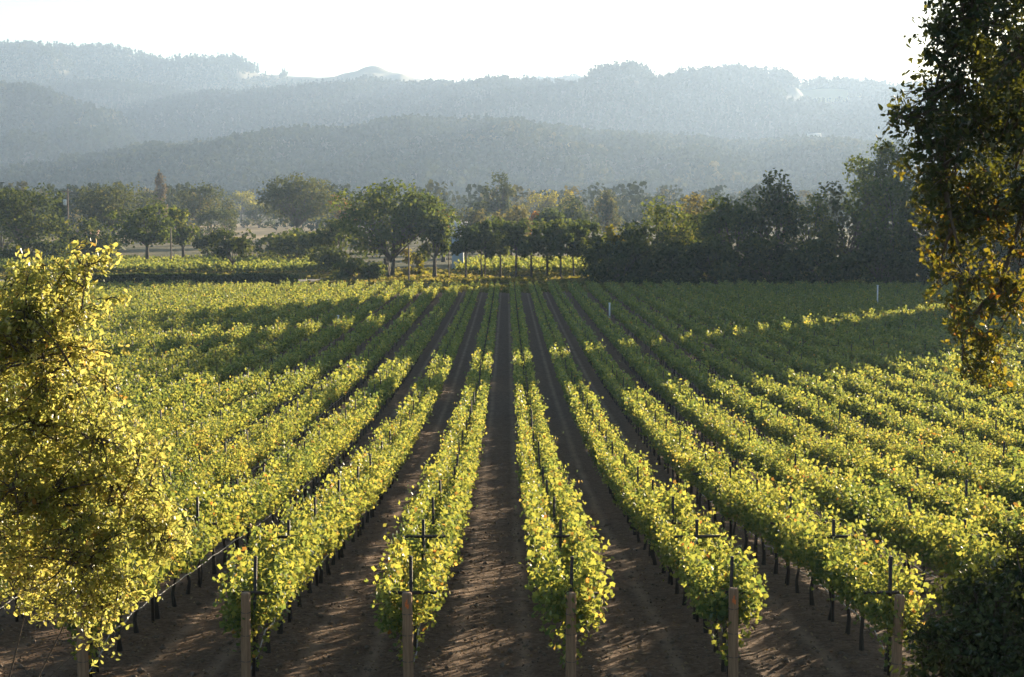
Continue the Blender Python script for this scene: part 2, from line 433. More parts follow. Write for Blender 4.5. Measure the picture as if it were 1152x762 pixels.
# ------------------------------------------------------------------ hills
def ridge(label, crest, dist, depth, base_z, n_trees, tree_h, seed, meadow=None, ground_cols=((.035, .04, .02), (.07, .065, .032)), quads=16, conifer=0.5, tint_bias=0.0, rough=1.0, spur=1.0, clearing=None):
    r = np.random.default_rng(seed)
    cx = np.array([at(p[0], dist) for p in crest]); cz = np.array([z_at(p[1], dist) for p in crest]) - tree_h * 1.0
    x0, x1 = cx[0], cx[-1]
    def height(X, v):
        """v: 0 at the foot, 1 on the crest, past 1 behind it"""
        n1 = fbm(np.stack([X / (dist * 0.06), v * 1.6, X * 0 + seed], 1), seed, 4) - 0.5
        n2 = fbm(np.stack([X / (dist * 0.02), v * 5, X * 0 + seed + 3], 1), seed + 5, 3) - 0.5
        vv = np.clip(v, 0, 1)
        w = np.sin(vv * PI / 2)
        s = np.clip(w + spur * (n1 * 0.75 + n2 * 0.25) * np.sin(vv * PI) * 0.85, 0, 1.0)
        top = np.interp(X, cx, cz) + rough * n2 * 6
        back = np.clip(v - 1, 0, 1)
        return base_z + (top - base_z) * s * (1 - back * back * 2.0)
    nu, nv = 220, 46
    U, V = np.meshgrid(np.linspace(x0, x1, nu), np.linspace(0, 1.5, nv))
    X, v = U.ravel(), V.ravel()
    Y = dist - depth * (1 - v) + (fbm(np.stack([X / (dist * .09), X * 0, X * 0 + seed], 1), seed + 9) - .5) * depth * .25 * (1 - np.clip(v, 0, 1))
    Z = height(X, v)
    i = np.arange(nv - 1)[:, None] * nu + np.arange(nu - 1)[None, :]
    q = np.stack([i, i + 1, i + nu + 1, i + nu], -1).reshape(-1, 4)
    hm = solid_mat('hill_grass', ground_cols[0], ground_cols[1], 0.006, 0.95, bump=0)
    if clearing:
        nt = hm.node_tree
        pb = next(n for n in nt.nodes if n.type == 'BSDF_PRINCIPLED')
        old = pb.inputs['Base Color'].links[0].from_socket
        geo = nt.nodes.new('ShaderNodeNewGeometry'); sp = nt.nodes.new('ShaderNodeSeparateXYZ'); nt.links.new(geo.outputs['Position'], sp.inputs[0])
        ex, ez = at(clearing[0], dist - 60), z_at(clearing[1], dist - 60)
        wx, wz = clearing[2] / F * dist, clearing[3] / F * dist
        dx = mathn(nt, 'DIVIDE', mathn(nt, 'SUBTRACT', sp.outputs[0], ex), wx); dz = mathn(nt, 'DIVIDE', mathn(nt, 'SUBTRACT', sp.outputs[2], ez), wz)
        rr = mathn(nt, 'ADD', mathn(nt, 'MULTIPLY', dx, dx), mathn(nt, 'MULTIPLY', dz, dz))
        nt.links.new(mix(nt, mathn(nt, 'MULTIPLY', mathn(nt, 'SUBTRACT', 1.25, rr), 3.0, True), old, (.24, .22, .085)), pb.inputs['Base Color'])
    prop(link('hills', mesh_data('hills', np.stack([X, Y, Z], 1), q, hm, smooth=True)), label, kind='structure')
    # woods on the slope
    tx = r.uniform(x0, x1, n_trees); tv = r.uniform(0.02, 1.12, n_trees) ** 0.8
    ty = dist - depth * (1 - tv) + (fbm(np.stack([tx / (dist * .09), tx * 0, tx * 0 + seed], 1), seed + 9) - .5) * depth * .25 * (1 - np.clip(tv, 0, 1))
    tz = height(tx, tv)
    dens = fbm(np.stack([tx / 90, ty / 90, tx * 0], 1), seed + 21, 3)
    keep = (dens > 0.17) & (tz > base_z + 3)
    ipx = VPX + tx / ty * F; ipy = VPY - (tz - CAM_Z) / ty * F
    keep &= (ipx > -70) & (ipx < 1230)
    if meadow is not None:
        for (mx0, mx1, my0, my1) in meadow:
            inside = (ipx > mx0) & (ipx < mx1) & (ipy > my0) & (ipy < my1)
            keep &= ~(inside & (r.uniform(0, 1, n_trees) < 1.0))
    tx, ty, tz, dens = tx[keep], ty[keep], tz[keep], dens[keep]
    n = len(tx)
    h = tree_h * r.uniform(0.55, 1.3, n) * (0.7 + 0.6 * dens)
    con = r.uniform(0, 1, n) < conifer * np.clip(fbm(np.stack([tx / 160, ty / 160, tx * 0 + 5], 1), seed + 31) * 2, 0, 1.6)
    rad = np.where(con, h * 0.2, h * 0.42)
    k = quads
    f = r.uniform(0.08, 1.0, (n, k))
    ang = r.uniform(0, 2 * PI, (n, k))
    prof = np.where(con[:, None], (1.02 - f), np.sqrt(np.clip(1 - (f * 1.7 - 0.75) ** 2, 0.05, 1)))
    rr = rad[:, None] * prof * np.sqrt(r.uniform(0.25, 1, (n, k)))
    cen = np.stack([tx[:, None] + rr * np.cos(ang), ty[:, None] + rr * np.sin(ang), tz[:, None] + h[:, None] * f * np.where(con[:, None], 1, .8)], -1).reshape(-1, 3)
    nor = unit(n * k, r) + np.stack([np.cos(ang), np.sin(ang), np.full_like(ang, .5)], -1).reshape(-1, 3)
    size = (np.where(con, h * 0.26, h * 0.36)[:, None] * r.uniform(.7, 1.2, (n, k))).ravel()
    tt = np.clip(np.where(con, .15, .45) + r.normal(0, .10, n) + tint_bias + (fbm(np.stack([tx / 200, ty / 200, tx * 0], 1), seed + 41) - .5) * .5, 0, 1)
    vv, qq, ti = leaves(cen, nor, size, 'clump', r, np.repeat(tt, k))
    prop(link('forest', mesh_data('forest', vv, qq, MAT['far_forest'], ti)), 'woods covering ' + label, kind='stuff')
    return height

ridge('far blue ridge at the left with a golden grass saddle',
      [(-150, 58), (-40, 55), (0, 54), (35, 51), (104, 51), (139, 53), (174, 63), (198, 68), (222, 63), (264, 64), (295, 77), (326, 79), (361, 81), (400, 79), (429, 76), (460, 80), (491, 90), (560, 110), (640, 130), (760, 180)],
      4300, 950, -6, 16000, 17, 11, ground_cols=((.10, .085, .045), (.17, .135, .065)), meadow=[(325, 500, 70, 100), (255, 320, 85, 92)], quads=10, conifer=.6)
ridge('small pale hill in the middle distance of the skyline',
      [(470, 140), (520, 106), (555, 94), (590, 88), (630, 88), (655, 92), (690, 103), (740, 140)], 4700, 350, -6, 5000, 15, 12, quads=8, conifer=.4)
ridge('long wooded ridge across the middle of the skyline',
      [(60, 190), (110, 140), (190, 112), (222, 108), (264, 104), (333, 104), (368, 100), (400, 98), (422, 92), (460, 93), (501, 91), (547, 94), (588, 101), (623, 99), (665, 94), (696, 85), (727, 94), (755, 93), (785, 88), (802, 79), (841, 82), (868, 83), (880, 90), (896, 93), (931, 88), (966, 91), (1004, 100), (1035, 105), (1100, 114), (1200, 126), (1330, 150)],
      3500, 900, -6, 32000, 17, 13, clearing=(915, 112, 40, 9), meadow=[(878, 952, 102, 121), (627, 660, 106, 113)], quads=14, conifer=.9)
ridge('wooded shoulder behind the steep conifer hill',
      [(-200, 74), (-100, 80), (0, 86), (52, 91), (100, 92), (139, 93), (175, 95), (208, 100), (240, 109), (290, 130), (350, 165)], 3750, 600, -6, 9000, 17, 18, quads=12, conifer=.9)
ridge('steep conifer hill at the left edge',
      [(-200, 60), (-120, 74), (-40, 88), (0, 97), (40, 100), (70, 108), (100, 118), (130, 128), (160, 150), (185, 162), (210, 178), (240, 200), (280, 226), (340, 232)],
      2900, 800, -6, 11000, 20, 14, quads=20, conifer=1.2, spur=1.6, tint_bias=.12)
ridge('low wooded front ridge behind the valley floor',
      [(-30, 226), (40, 204), (90, 190), (140, 178), (200, 168), (260, 158), (330, 150), (400, 144), (450, 139), (500, 137), (560, 143), (620, 148), (680, 150), (730, 152), (790, 160), (830, 158), (880, 156), (940, 158), (1000, 162), (1080, 168), (1200, 178), (1330, 190)],
      2450, 900, -4, 19000, 13, 15, quads=16, conifer=.25, tint_bias=.06)

# ------------------------------------------------------------------ trees
def bez(a, b, c, n):
    t = np.linspace(0, 1, n)[:, None]
    return (1 - t) ** 2 * a + 2 * t * (1 - t) * b + t * t * c

def limb_geo(g, base, lobes, trunk_h, trunk_r, r, lean=(0, 0), seg=8, sub=4, multi=1, fine=1.0):
    """a tapered trunk that forks into one limb for each crown lobe"""
    fork = base + np.array([lean[0], lean[1], trunk_h])
    for mstem in range(multi):
        off = np.array([r.normal(0, trunk_r * 1.2), r.normal(0, trunk_r * 1.2), 0]) if multi > 1 else np.zeros(3)
        fk = fork + off * 2.0
        mid = (base + fk) / 2 + np.array([r.normal(0, .12), r.normal(0, .12), 0]) * trunk_h * .3
        pts = bez(base + off, mid, fk, 6)
        rad = np.linspace(trunk_r * 1.35, trunk_r * .8, 6) / (1 if multi == 1 else 1.5); rad[0] *= 1.25
        g.tube(pts, rad, seg)
    mains, paths = [], []
    if fine < 1 and len(lobes) > 5:
        rest = list(range(len(lobes)))
        pick = [max(rest, key=lambda i: np.linalg.norm(lobes[i][0] - fork))]
        while len(pick) < 5: pick.append(max(rest, key=lambda i: min(np.linalg.norm(lobes[i][0] - lobes[p][0]) for p in pick)))
        lobes = [lobes[i] for i in pick] + [lobes[i] for i in rest if i not in pick]
        mains = [0, 1, 2, 3, 4]
    fork0 = fork
    for li, (c, s) in enumerate(lobes):
        fork = fork0
        if mains and li > 4:
            fork = min((p[3] for p in paths), key=lambda q: np.linalg.norm(q - c))
        d = c - fork
        if fine < 1: c, d = c - d / np.linalg.norm(d) * min(s) * .6, d * .9
        m = fork + d * .5 + np.array([r.normal(0, .1), r.normal(0, .1), .12]) * np.linalg.norm(d)
        n = 6
        lp = bez(fork - np.array([0, 0, trunk_h * .12 * (li in mains or not mains)]), m, c, n)
        paths.append(lp)
        k = (1 if fine == 1 else .42 if li > 4 else .6) * trunk_r * np.clip(.25 + .3 * np.mean(s) / (np.linalg.norm(d) + .1), .2, .62)
        g.tube(lp, np.linspace(k * (1 + fine) / 2, k * .28 * fine, n), max(4, seg - 2), False)
        for _ in range(sub):
            tip = c + unit(1, r)[0] * s * .85
            st = lp[r.integers(2, n)]
            g.tube(bez(st, (st + tip) / 2 + r.normal(0, .06, 3) * np.mean(s), tip, 4), np.linspace(k * .35, k * .08, 4) * fine, 4, False)

def make_lobes(center, size, n, r, lobe=0.42, shape='dome'):
    """n overlapping lobes in an envelope: rounded above, flatter below"""
    out = []
    for i in range(n):
        for _ in range(50):
            d = r.uniform(-1, 1, 3)
            q = d[0] ** 2 + d[1] ** 2 + d[2] ** 2
            if shape in ('wall', 'column'):
                rr = math.hypot(d[0], d[1])
                q = rr ** 2.5 + (abs(d[2]) ** (6 if shape == 'column' or d[2] < 0 else 1.7))
            if q < 1 and (q > .18 or n < 6):
                if shape == 'dome' and d[2] < -.55 and r.uniform() < .6: continue
                break
        if shape == 'cone':
            f = (i + .5) / n
            a = r.uniform(0, 2 * PI)
            w = (1 - f) * .75
            d = np.array([math.cos(a) * w * r.uniform(.3, 1), math.sin(a) * w * r.uniform(.3, 1), f * 2 - 1])
        c = center + d * size * (1 - lobe * .62)
        k = lobe * r.uniform(.55, 1.3)
        if shape == 'cone': k *= (1.15 - .75 * f)
        out.append((c, size * k * np.array([1, 1, .78 if shape != 'layer' else .3])))
    return out

def crown_leaves(lobes, n, leaf, r, kind='clump', tint=(.4, .2), gap=.42, shell=.55, up=.35, gscale=None):
    vol = np.array([np.prod(s) ** (2 / 3) for _, s in lobes]); vol = vol / vol.sum()
    idx = r.choice(len(lobes), int(n * 1.6), p=vol)
    cs = np.array([c for c, _ in lobes])[idx]; ss = np.array([s for _, s in lobes])[idx]
    d = unit(len(idx), r)
    rad = shell + (1.08 - shell) * r.uniform(0, 1, len(idx)) ** .8
    rad = np.where(r.uniform(0, 1, len(idx)) < .18, r.uniform(.15, 1, len(idx)), rad)
    p = cs + d * ss * rad[:, None]
    gs = gscale or leaf * 3.2
    keep = fbm(p / gs, int(r.integers(1000)), 2) > gap
    p, d, ss = p[keep][:n], d[keep][:n], ss[keep][:n]
    m = len(p)
    p = p + r.normal(0, leaf * .35, (m, 3))
    nor = unit(m, r) + d * .7 + np.array([0, 0, up])
    lob_t = r.normal(0, tint[1] * .6, len(lobes))[idx[keep][:n]]
    t = np.clip(tint[0] + lob_t + r.normal(0, tint[1], m), 0, 1)
    return leaves(p, nor, leaf * r.uniform(.65, 1.3, m), kind, r, t)

def tree(name, label, px, top, hw, Y, mat, seed, trunk_frac=.28, nl=16, leaf=.5, n=3200, base_py=None, cat='tree', group=None, shape='dome', lobe=.42, tint=(.4, .2), gap=.42, trunk_r=None, depth=None, lean=0, low=0.0, multi=1, sub=4, X=None, height=None, hwm=None):
    if shape == 'dome' and trunk_frac < .17: shape = 'wall'; hw = hw * 1.15; lobe = lobe * .85; nl = int(nl * 1.4)
    """a tree by where its crown shows: px column, top row, half width in pixels, distance Y"""
    r = np.random.default_rng(seed)
    hw = hw * 1.06
    X = at(px, Y) if X is None else X
    gz = float(ground_z(Y))
    H = (z_at(top, Y) - gz) if height is None else height
    W = hw * Y / F if hwm is None else hwm
    th = H * trunk_frac
    bot = H * max(trunk_frac * .75 - low, .02)
    if shape == 'wall': bot = -.1 * H
    cen = np.array([0, 0, (H + bot) / 2]); size = np.array([W, depth or W, (H - bot) / 2])
    lobes = make_lobes(cen, size, nl, r, lobe, shape)
    root = empty(name, (X, Y, gz - .05), 0, label, cat, group)
    g = Geo()
    limb_geo(g, np.zeros(3), lobes, th, trunk_r or max(.12, H * .025), r, (lean, 0), multi=multi, sub=sub)
    link('trunk', g.data('trunk', MAT['bark'], smooth=True), root)
    v, q, t = crown_leaves(lobes, n, leaf, r, tint=tint, gap=gap)
    link('crown', mesh_data('crown', v, q, MAT[mat], t), root)
    return root

# px, top, half width, distance
T = [
 # ---- left of the big oak
 ('oak_tree', 'dark spreading oak at the left edge behind the yellow tree', 28, 207, 52, 330, 'tree_dark', dict(nl=20, n=4200, trunk_frac=.25)),
 ('conifer_tree', 'narrow dark conifer beside the utility pole at left', 69, 202, 15, 410, 'tree_dark', dict(nl=12, n=1800, shape='cone', lobe=.6, trunk_frac=.15)),
 ('oak_tree', 'broad olive oak behind the round oak with the dark trunk', 128, 202, 50, 420, 'tree_olive', dict(nl=20, n=3800)),
 ('oak_tree', 'rounded oak with a dark visible trunk left of the bare wooden pole', 166, 224, 42, 316, 'tree_green', dict(nl=18, n=3000, trunk_frac=.36, gap=.45)),
 ('leafy_tree', 'sunlit leafy tree directly behind the bare wooden pole', 206, 228, 19, 335, 'tree_green', dict(nl=10, n=1700, tint=(.7, .2))),
 ('poplar_tree', 'tall pale nearly bare tree rising above the left oaks', 181, 179, 14, 640, 'tree_bare', dict(nl=14, n=1300, shape='cone', lobe=.5, gap=.5, trunk_frac=.2)),
 ('oak_tree', 'hazy olive tree with a short trunk by the golden field', 224, 204, 32, 560, 'tree_olive', dict(nl=14, n=2400, trunk_frac=.3)),
 ('round_tree', 'small round hazy tree at the edge of the golden field', 258, 225, 15, 600, 'tree_olive', dict(nl=8, n=1100, trunk_frac=.1)),
 ('fruit_tree', 'small dark lopsided tree standing in the second vineyard', 262, 249, 25, 288, 'tree_dark', dict(nl=13, n=1700, trunk_frac=.22, lobe=.38, gap=.46)),
 ('bush', 'dark low bush behind the small lopsided tree', 238, 258, 18, 345, 'tree_dark', dict(nl=8, n=1200, trunk_frac=.06)),
 ('bush', 'dark broad bush below the large hazy oak, left one', 307, 254, 26, 340, 'tree_green', dict(nl=10, n=1800, trunk_frac=.06)),
 ('bush', 'dark broad bush below the large hazy oak, right one', 348, 252, 28, 345, 'tree_green', dict(nl=10, n=1800, trunk_frac=.06)),
 ('oak_tree', 'large round grey-green oak standing in haze behind the bushes', 335, 188, 49, 470, 'tree_olive', dict(nl=24, n=5200, trunk_frac=.26, gap=.44)),
 ('brown_tree', 'small brownish tree between the hazy oak and the big forked oak', 386, 212, 16, 520, 'tree_rust', dict(nl=8, n=1100, tint=(.2, .2))),
 # ---- big oak group
 ('oak_tree', 'biggest dark oak with a forked trunk at the far end of the vineyard', 440, 197, 66, 270, 'tree_green', dict(nl=30, n=8200, trunk_frac=.2, gap=.44, multi=3, trunk_r=.42, sub=6)),
 ('oak_tree', 'dense dark tree filling in left of the biggest forked oak', 390, 240, 36, 284, 'tree_dark', dict(nl=14, n=2800, trunk_frac=.1)),
 ('bush', 'green rounded bush at the left foot of the biggest oak', 404, 284, 24, 262, 'tree_green', dict(nl=8, n=1500, trunk_frac=.05, tint=(.5, .2))),
 ('bush', 'yellow-green sunlit bush at the right foot of the biggest oak', 466, 272, 13, 276, 'tree_yellow', dict(nl=7, n=1000, trunk_frac=.05)),
 ('weeping_tree', 'small drooping dark tree right of the biggest oak', 489, 238, 20, 266, 'tree_green', dict(nl=10, n=1900, trunk_frac=.35, low=.12)),
 ('maple_tree', 'small orange-topped tree beside the pale barn roof', 499, 222, 9, 345, 'tree_rust', dict(nl=6, n=800)),
 # ---- behind the slim row
 ('pine_tree', 'tall hazy pine rising above the row of slim trees', 561, 193, 20, 500, 'tree_olive', dict(nl=13, n=2200, trunk_frac=.3, tint=(.2, .2))),
 ('round_tree', 'dark rounded tree at the left foot of the hazy pine', 541, 214, 13, 520, 'tree_dark', dict(nl=8, n=1000)),
 ('olive_tree', 'pale olive tree between the barn and the hazy pine', 532, 226, 20, 400, 'tree_olive', dict(nl=10, n=1500, tint=(.7, .2))),
 ('brown_tree', 'brownish tree just in front of the hazy pine', 575, 227, 22, 380, 'tree_olive', dict(nl=10, n=1600, tint=(.9, .1))),
 ('maple_tree', 'orange autumn tree right of the hazy pine', 598, 233, 13, 390, 'tree_rust', dict(nl=8, n=1000, tint=(.8, .2))),
 ('yellow_tree', 'bright yellow tree far behind the row of slim trees', 608, 211, 23, 640, 'tree_yellow', dict(nl=12, n=1600)),
 ('yellow_tree', 'small yellow tree left of the brown conifer-like tree', 640, 213, 10, 620, 'tree_yellow', dict(nl=7, n=800)),
 ('conifer_tree', 'brownish pointed conifer between slim trees and the dark right mass', 683, 206, 24, 480, 'tree_olive', dict(nl=16, n=2000, shape='cone', lobe=.55, tint=(.6, .2))),
 ('round_tree', 'dark low tree left of the brownish conifer', 648, 222, 22, 430, 'tree_dark', dict(nl=10, n=1500)),
 ('leafy_tree', 'grey-green tree behind the right end of the slim row', 625, 232, 24, 360, 'tree_green', dict(nl=10, n=1700)),
 ('leafy_tree', 'dark leafy tree between the two left oaks', 100, 236, 30, 345, 'tree_dark', dict(nl=12, n=2200, trunk_frac=.05)),
 ('leafy_tree', 'dark green thicket between the small lopsided tree and the biggest oak', 328, 256, 34, 322, 'tree_dark', dict(nl=12, n=2200, trunk_frac=.05)),
 ('leafy_tree', 'grey-green tree between the left oaks and the golden field', 244, 232, 22, 520, 'tree_olive', dict(nl=12, n=1800, trunk_frac=.08)),
 ('yellow_tree', 'pale yellow-green tree beyond the golden field', 272, 212, 22, 960, 'tree_yellow', dict(nl=10, n=1200, tint=(.2, .15))),
 ('leafy_tree', 'hazy olive tree at the right edge of the golden field', 292, 224, 18, 760, 'tree_olive', dict(nl=10, n=1300, trunk_frac=.1)),
 ('leafy_tree', 'dark full tree at the far left edge behind the spreading oak', 2, 214, 34, 372, 'tree_dark', dict(nl=14, n=2600, trunk_frac=.06)),
 ('leafy_tree', 'hazy tree filling the gap right of the large hazy oak', 402, 222, 26, 560, 'tree_olive', dict(nl=12, n=1800, trunk_frac=.08)),
 ('bush', 'dark low bush under the dark spreading oak at left', 40, 268, 40, 322, 'tree_dark', dict(nl=10, n=2000, trunk_frac=.05)),
 ('bush', 'dark low bush under the broad olive oak at left', 108, 262, 30, 360, 'tree_dark', dict(nl=10, n=1800, trunk_frac=.05)),
 # ---- right mass
 ('leafy_tree', 'bright green sunlit broad tree at the left of the dark right mass', 738, 212, 50, 266, 'tree_green', dict(nl=24, n=4600, trunk_frac=.14, tint=(.75, .2))),
 ('leafy_tree', 'dark filler tree between the bright green tree and the fourth tall tree', 790, 226, 24, 288, 'tree_dark', dict(nl=14, n=3000, trunk_frac=.05)),
 ('bush', 'yellow-topped bush in front of the bright green broad tree', 693, 244, 13, 258, 'tree_yellow', dict(nl=8, n=1000, trunk_frac=.2)),
 ('leafy_tree', 'dark low spreading tree at the left end of the right mass', 700, 262, 42, 248, 'tree_dark', dict(nl=14, n=3400, trunk_frac=.04)),
 ('brown_tree', 'brownish-topped tree behind the bright green broad tree', 785, 211, 26, 310, 'tree_olive', dict(nl=12, n=2200, tint=(.9, .15))),
 ('leafy_tree', 'dark tall tree fourth from left in the right mass', 826, 204, 38, 256, 'tree_green', dict(nl=20, n=4600, trunk_frac=.08)),
 ('leafy_tree', 'dark tall tree with the spiky top in the middle of the right mass', 871, 196, 34, 254, 'tree_dark', dict(nl=20, n=4600, trunk_frac=.08)),
 ('leafy_tree', 'green-topped tree between the spiky dark tree and the olive tree', 912, 196, 30, 272, 'tree_green', dict(nl=16, n=3000, trunk_frac=.1, tint=(.7, .2))),
 ('leafy_tree', 'olive tree below the tall cedar', 952, 186, 36, 278, 'tree_olive', dict(nl=16, n=3400, trunk_frac=.1)),
 ('cedar_tree', 'tall spreading cedar rising beside the near right tree', 992, 149, 48, 310, 'tree_green', dict(nl=18, n=4400, trunk_frac=.35, lobe=.4)),
 ('leafy_tree', 'dark tree in front of the tall cedar', 1004, 182, 38, 256, 'tree_green', dict(nl=20, n=4400, trunk_frac=.08)),
 ('leafy_tree', 'dark tree at the right end of the mass, behind the near right tree', 1050, 178, 40, 252, 'tree_dark', dict(nl=20, n=4400, trunk_frac=.08)),
 ('leafy_tree', 'dark broad tree partly hidden by the near right tree, beyond the field', 1090, 190, 40, 254, 'tree_dark', dict(nl=20, n=4400, trunk_frac=.08)),
 ('leafy_tree', 'dark broad tree behind the near right tree at the right edge', 1135, 196, 42, 256, 'tree_dark', dict(nl=20, n=4400, trunk_frac=.08)),
 ('bush', 'low dark bush at the field edge behind the near right tree', 1060, 258, 38, 242, 'tree_dark', dict(nl=10, n=2400, trunk_frac=.03)),
 ('bush', 'low dark bush at the field edge below the bright green broad tree', 752, 266, 30, 244, 'tree_dark', dict(nl=10, n=2400, trunk_frac=.03)),
 ('bush', 'low dark bush at the field edge below the dark filler tree', 782, 258, 30, 243, 'tree_dark', dict(nl=10, n=2400, trunk_frac=.03)),
 ('leafy_tree', 'low green tree in front of the bright green broad tree', 728, 240, 40, 254, 'tree_dark', dict(nl=14, n=3200, trunk_frac=.04)),
 ('bush', 'low dark bush at the field edge below the fourth tall tree', 808, 262, 34, 243, 'tree_dark', dict(nl=10, n=2400, trunk_frac=.03)),
 ('bush', 'low dark bush at the field edge below the spiky dark tree', 868, 262, 34, 242, 'tree_dark', dict(nl=10, n=2400, trunk_frac=.03)),
 ('bush', 'low dark bush at the field edge below the olive tree', 930, 258, 36, 242, 'tree_dark', dict(nl=10, n=2400, trunk_frac=.03)),
 ('bush', 'low dark bush at the field edge below the cedar', 995, 256, 36, 241, 'tree_dark', dict(nl=10, n=2400, trunk_frac=.03)),
]
for i, (nm, lb, px, top, hw, Y, mat, kw) in enumerate(T):
    kw = dict(kw)
    kw.setdefault('leaf', .30 + Y / 1500)
    tree(nm, lb, px, top, hw, Y, mat, 100 + i, cat='bush' if nm == 'bush' else 'tree', **kw)

# the row of slim bare-trunked trees at the end of the middle aisle
slim = [(524, 244, 13, 'leftmost slim tree of the row at the end of the middle aisle'),
        (545, 240, 15, 'slim bare-trunked tree second from left in the row behind the aisle'),
        (563, 238, 14, 'slim bare-trunked tree directly behind the end of the middle aisle'),
        (580, 241, 14, 'slim bare-trunked tree right of the middle aisle end'),
        (598, 240, 15, 'slim bare-trunked tree fifth from left in the row behind the aisle'),
        (616, 244, 14, 'slim bare-trunked tree fourth from right in the row behind the aisle'),
        (631, 243, 14, 'slim bare-trunked tree third from right, left of two paired trunks'),
        (648, 241, 14, 'slim bare-trunked tree second from right in the row behind the aisle'),
        (663, 246, 13, 'rightmost slim tree of the row, touching the dark right mass')]
for i, (px, top, hw, lb) in enumerate(slim):
    tree('slim_tree', lb, px, top, hw * 1.3, 262 + (i * 37 % 11), 'tree_green', 300 + i, trunk_frac=.52, nl=15, n=2100, leaf=.42, low=.16, lobe=.36, trunk_r=.13, group='slim trees behind the aisle', multi=1 + i % 2, tint=(.35, .2))

# tall trees standing right of the picture, in line with the low sun: their shade lies across the block
def pq(p, q):
    c, s = math.cos(SUN_AZ), math.sin(SUN_AZ)
    return p * c + q * s, -p * s + q * c
tall = [(-44, 165, 18.3, 5.5), (-52.3, 190, 23.5, 6), (-67, 225, 29, 5.8), (-73, 245, 31, 6.5), (-80, 262, 33.5, 6.5), (-76.5, 284, 36, 6), (-101, 333, 41, 6), (-85.2, 275, 35, 4.6), (-90.4, 277, 28.5, 3.4), (-97, 308, 38, 5.4), (-103.5, 326, 39.5, 6), (-110, 345, 41.5, 6)]
spot = ['nearest', 'second nearest', 'third nearest', 'fourth nearest', 'fifth nearest', 'sixth nearest', 'seventh nearest', 'eighth nearest', 'ninth nearest', 'tenth nearest', 'eleventh nearest', 'farthest']
tall.sort(key=lambda t: t[1])
for i, (p, q, h, w) in enumerate(tall):
    X, Y = pq(p, q)
    tree('tall_tree', 'tall dark tree right of the vineyard, %s of the tall line' % spot[i], 0, 0, 0, Y, 'tree_dark', 400 + i, X=X, height=h, hwm=w, trunk_frac=.05, nl=54, n=26000, leaf=.9, gap=.12, group='tall trees right of the vineyard', lobe=.4, shape='column')

# far woodland on the valley floor, too dense to count
def woodland():
    r = np.random.default_rng(55)
    n = 900
    Y = r.uniform(640, 1500, n); px = r.uniform(-60, 1220, n)
    X = at(px, Y)
    keep = ~((px > 225) & (px < 310) & (Y > 500) & (Y < 1050)) & ~((px > 495) & (px < 530) & (Y < 900))
    X, Y = X[keep], Y[keep]; n = len(X)
    h = r.uniform(8, 19, n); rad = h * r.uniform(.3, .5, n)
    k = 110
    f = r.uniform(.05, 1, (n, k)); ang = r.uniform(0, 2 * PI, (n, k))
    prof = np.sqrt(np.clip(1 - (f * 1.6 - .7) ** 2, .05, 1))
    wob = .75 + .5 * np.sin(ang * 3 + r.uniform(0, 6, (n, 1)) + f * 5)
    rr = rad[:, None] * prof * wob * np.sqrt(r.uniform(.3, 1, (n, k)))
    cen = np.stack([X[:, None] + rr * np.cos(ang), Y[:, None] + rr * np.sin(ang), h[:, None] * f], -1).reshape(-1, 3)
    nor = unit(n * k, r) + np.array([0, 0, .4])
    t = np.clip(r.choice([.3, .5, .7, .95], n, p=[.35, .3, .2, .15]) + r.normal(0, .08, n), 0, 1)
    v, q, ti = leaves(cen, nor, (h[:, None] * .11 * r.uniform(.7, 1.3, (n, k))).ravel(), 'clump', r, np.repeat(t, k))
    prop(link('woodland', mesh_data('woodland', v, q, MAT['far_forest'], ti)), 'hazy belt of mixed trees across the far valley floor', kind='stuff')
woodland()

# ------------------------------------------------------------------ buildings and poles beyond the vines
def house(name, label, px, Y, w, d, h, roof_h, wall, roof, cat, rz=0.0, base=None, win=2, round_vent=False):
    gz = float(ground_z(Y)) if base is None else base
    root = empty(name, (at(px, Y), Y, gz), rz, label, cat)
    g = Geo(); g.box((-w/2, -d/2, -.3), (w/2, d/2, h)); link('wall', g.data('wall', MAT[wall]), root)
    g = Geo(); o = .25
    a = [(-w/2-o, -d/2-o, h+.003), (w/2+o, -d/2-o, h+.003), (w/2+o, d/2+o, h+.003), (-w/2-o, d/2+o, h+.003)]
    if round_vent:      # gable end towards the vineyard
        v = a + [(0, -d/2-o, h+roof_h), (0, d/2+o, h+roof_h)]
        g.add(v, [(1, 2, 5, 4), (3, 0, 4, 5), (3, 2, 1, 0)], [(0, 1, 4), (2, 3, 5)])
    else:
        v = a + [(-w/2-o, 0, h+roof_h), (w/2+o, 0, h+roof_h)]
        g.add(v, [(0, 1, 5, 4), (2, 3, 4, 5), (3, 2, 1, 0)], [(1, 2, 5), (3, 0, 4)])
    link('roof', g.data('roof', MAT[roof]), root)
    for k in range(win):
        x = -w/2 + w * (k + 1) / (win + 1)
        g = Geo(); g.box((x - w*.06, -d/2-.04, h*.35), (x + w*.06, -d/2-.003, h*.75)); link('window', g.data('window', MAT['dark_glass']), root)
    if round_vent:
        g = Geo(); ang = np.linspace(0, 2*PI, 16, endpoint=False)
        v = [(math.cos(t)*.42, -d/2-.05, h*.72 + math.sin(t)*.42) for t in ang] + [(math.cos(t)*.42, -d/2-.003, h*.72 + math.sin(t)*.42) for t in ang]
        c = len(v); v.append((0, -d/2-.05, h*.72))
        g.add(v, [(k, (k+1) % 16, 16+(k+1) % 16, 16+k) for k in range(16)], [(c, (k+1) % 16, k) for k in range(16)])
        link('vent', g.data('vent', MAT['dark_glass']), root)
    return root
house('farmhouse', 'house with a faded terracotta roof among the left oaks', 94, 400, 7, 6, 3.0, 2.2, 'white_wall', 'roof_tile', 'house', .2)
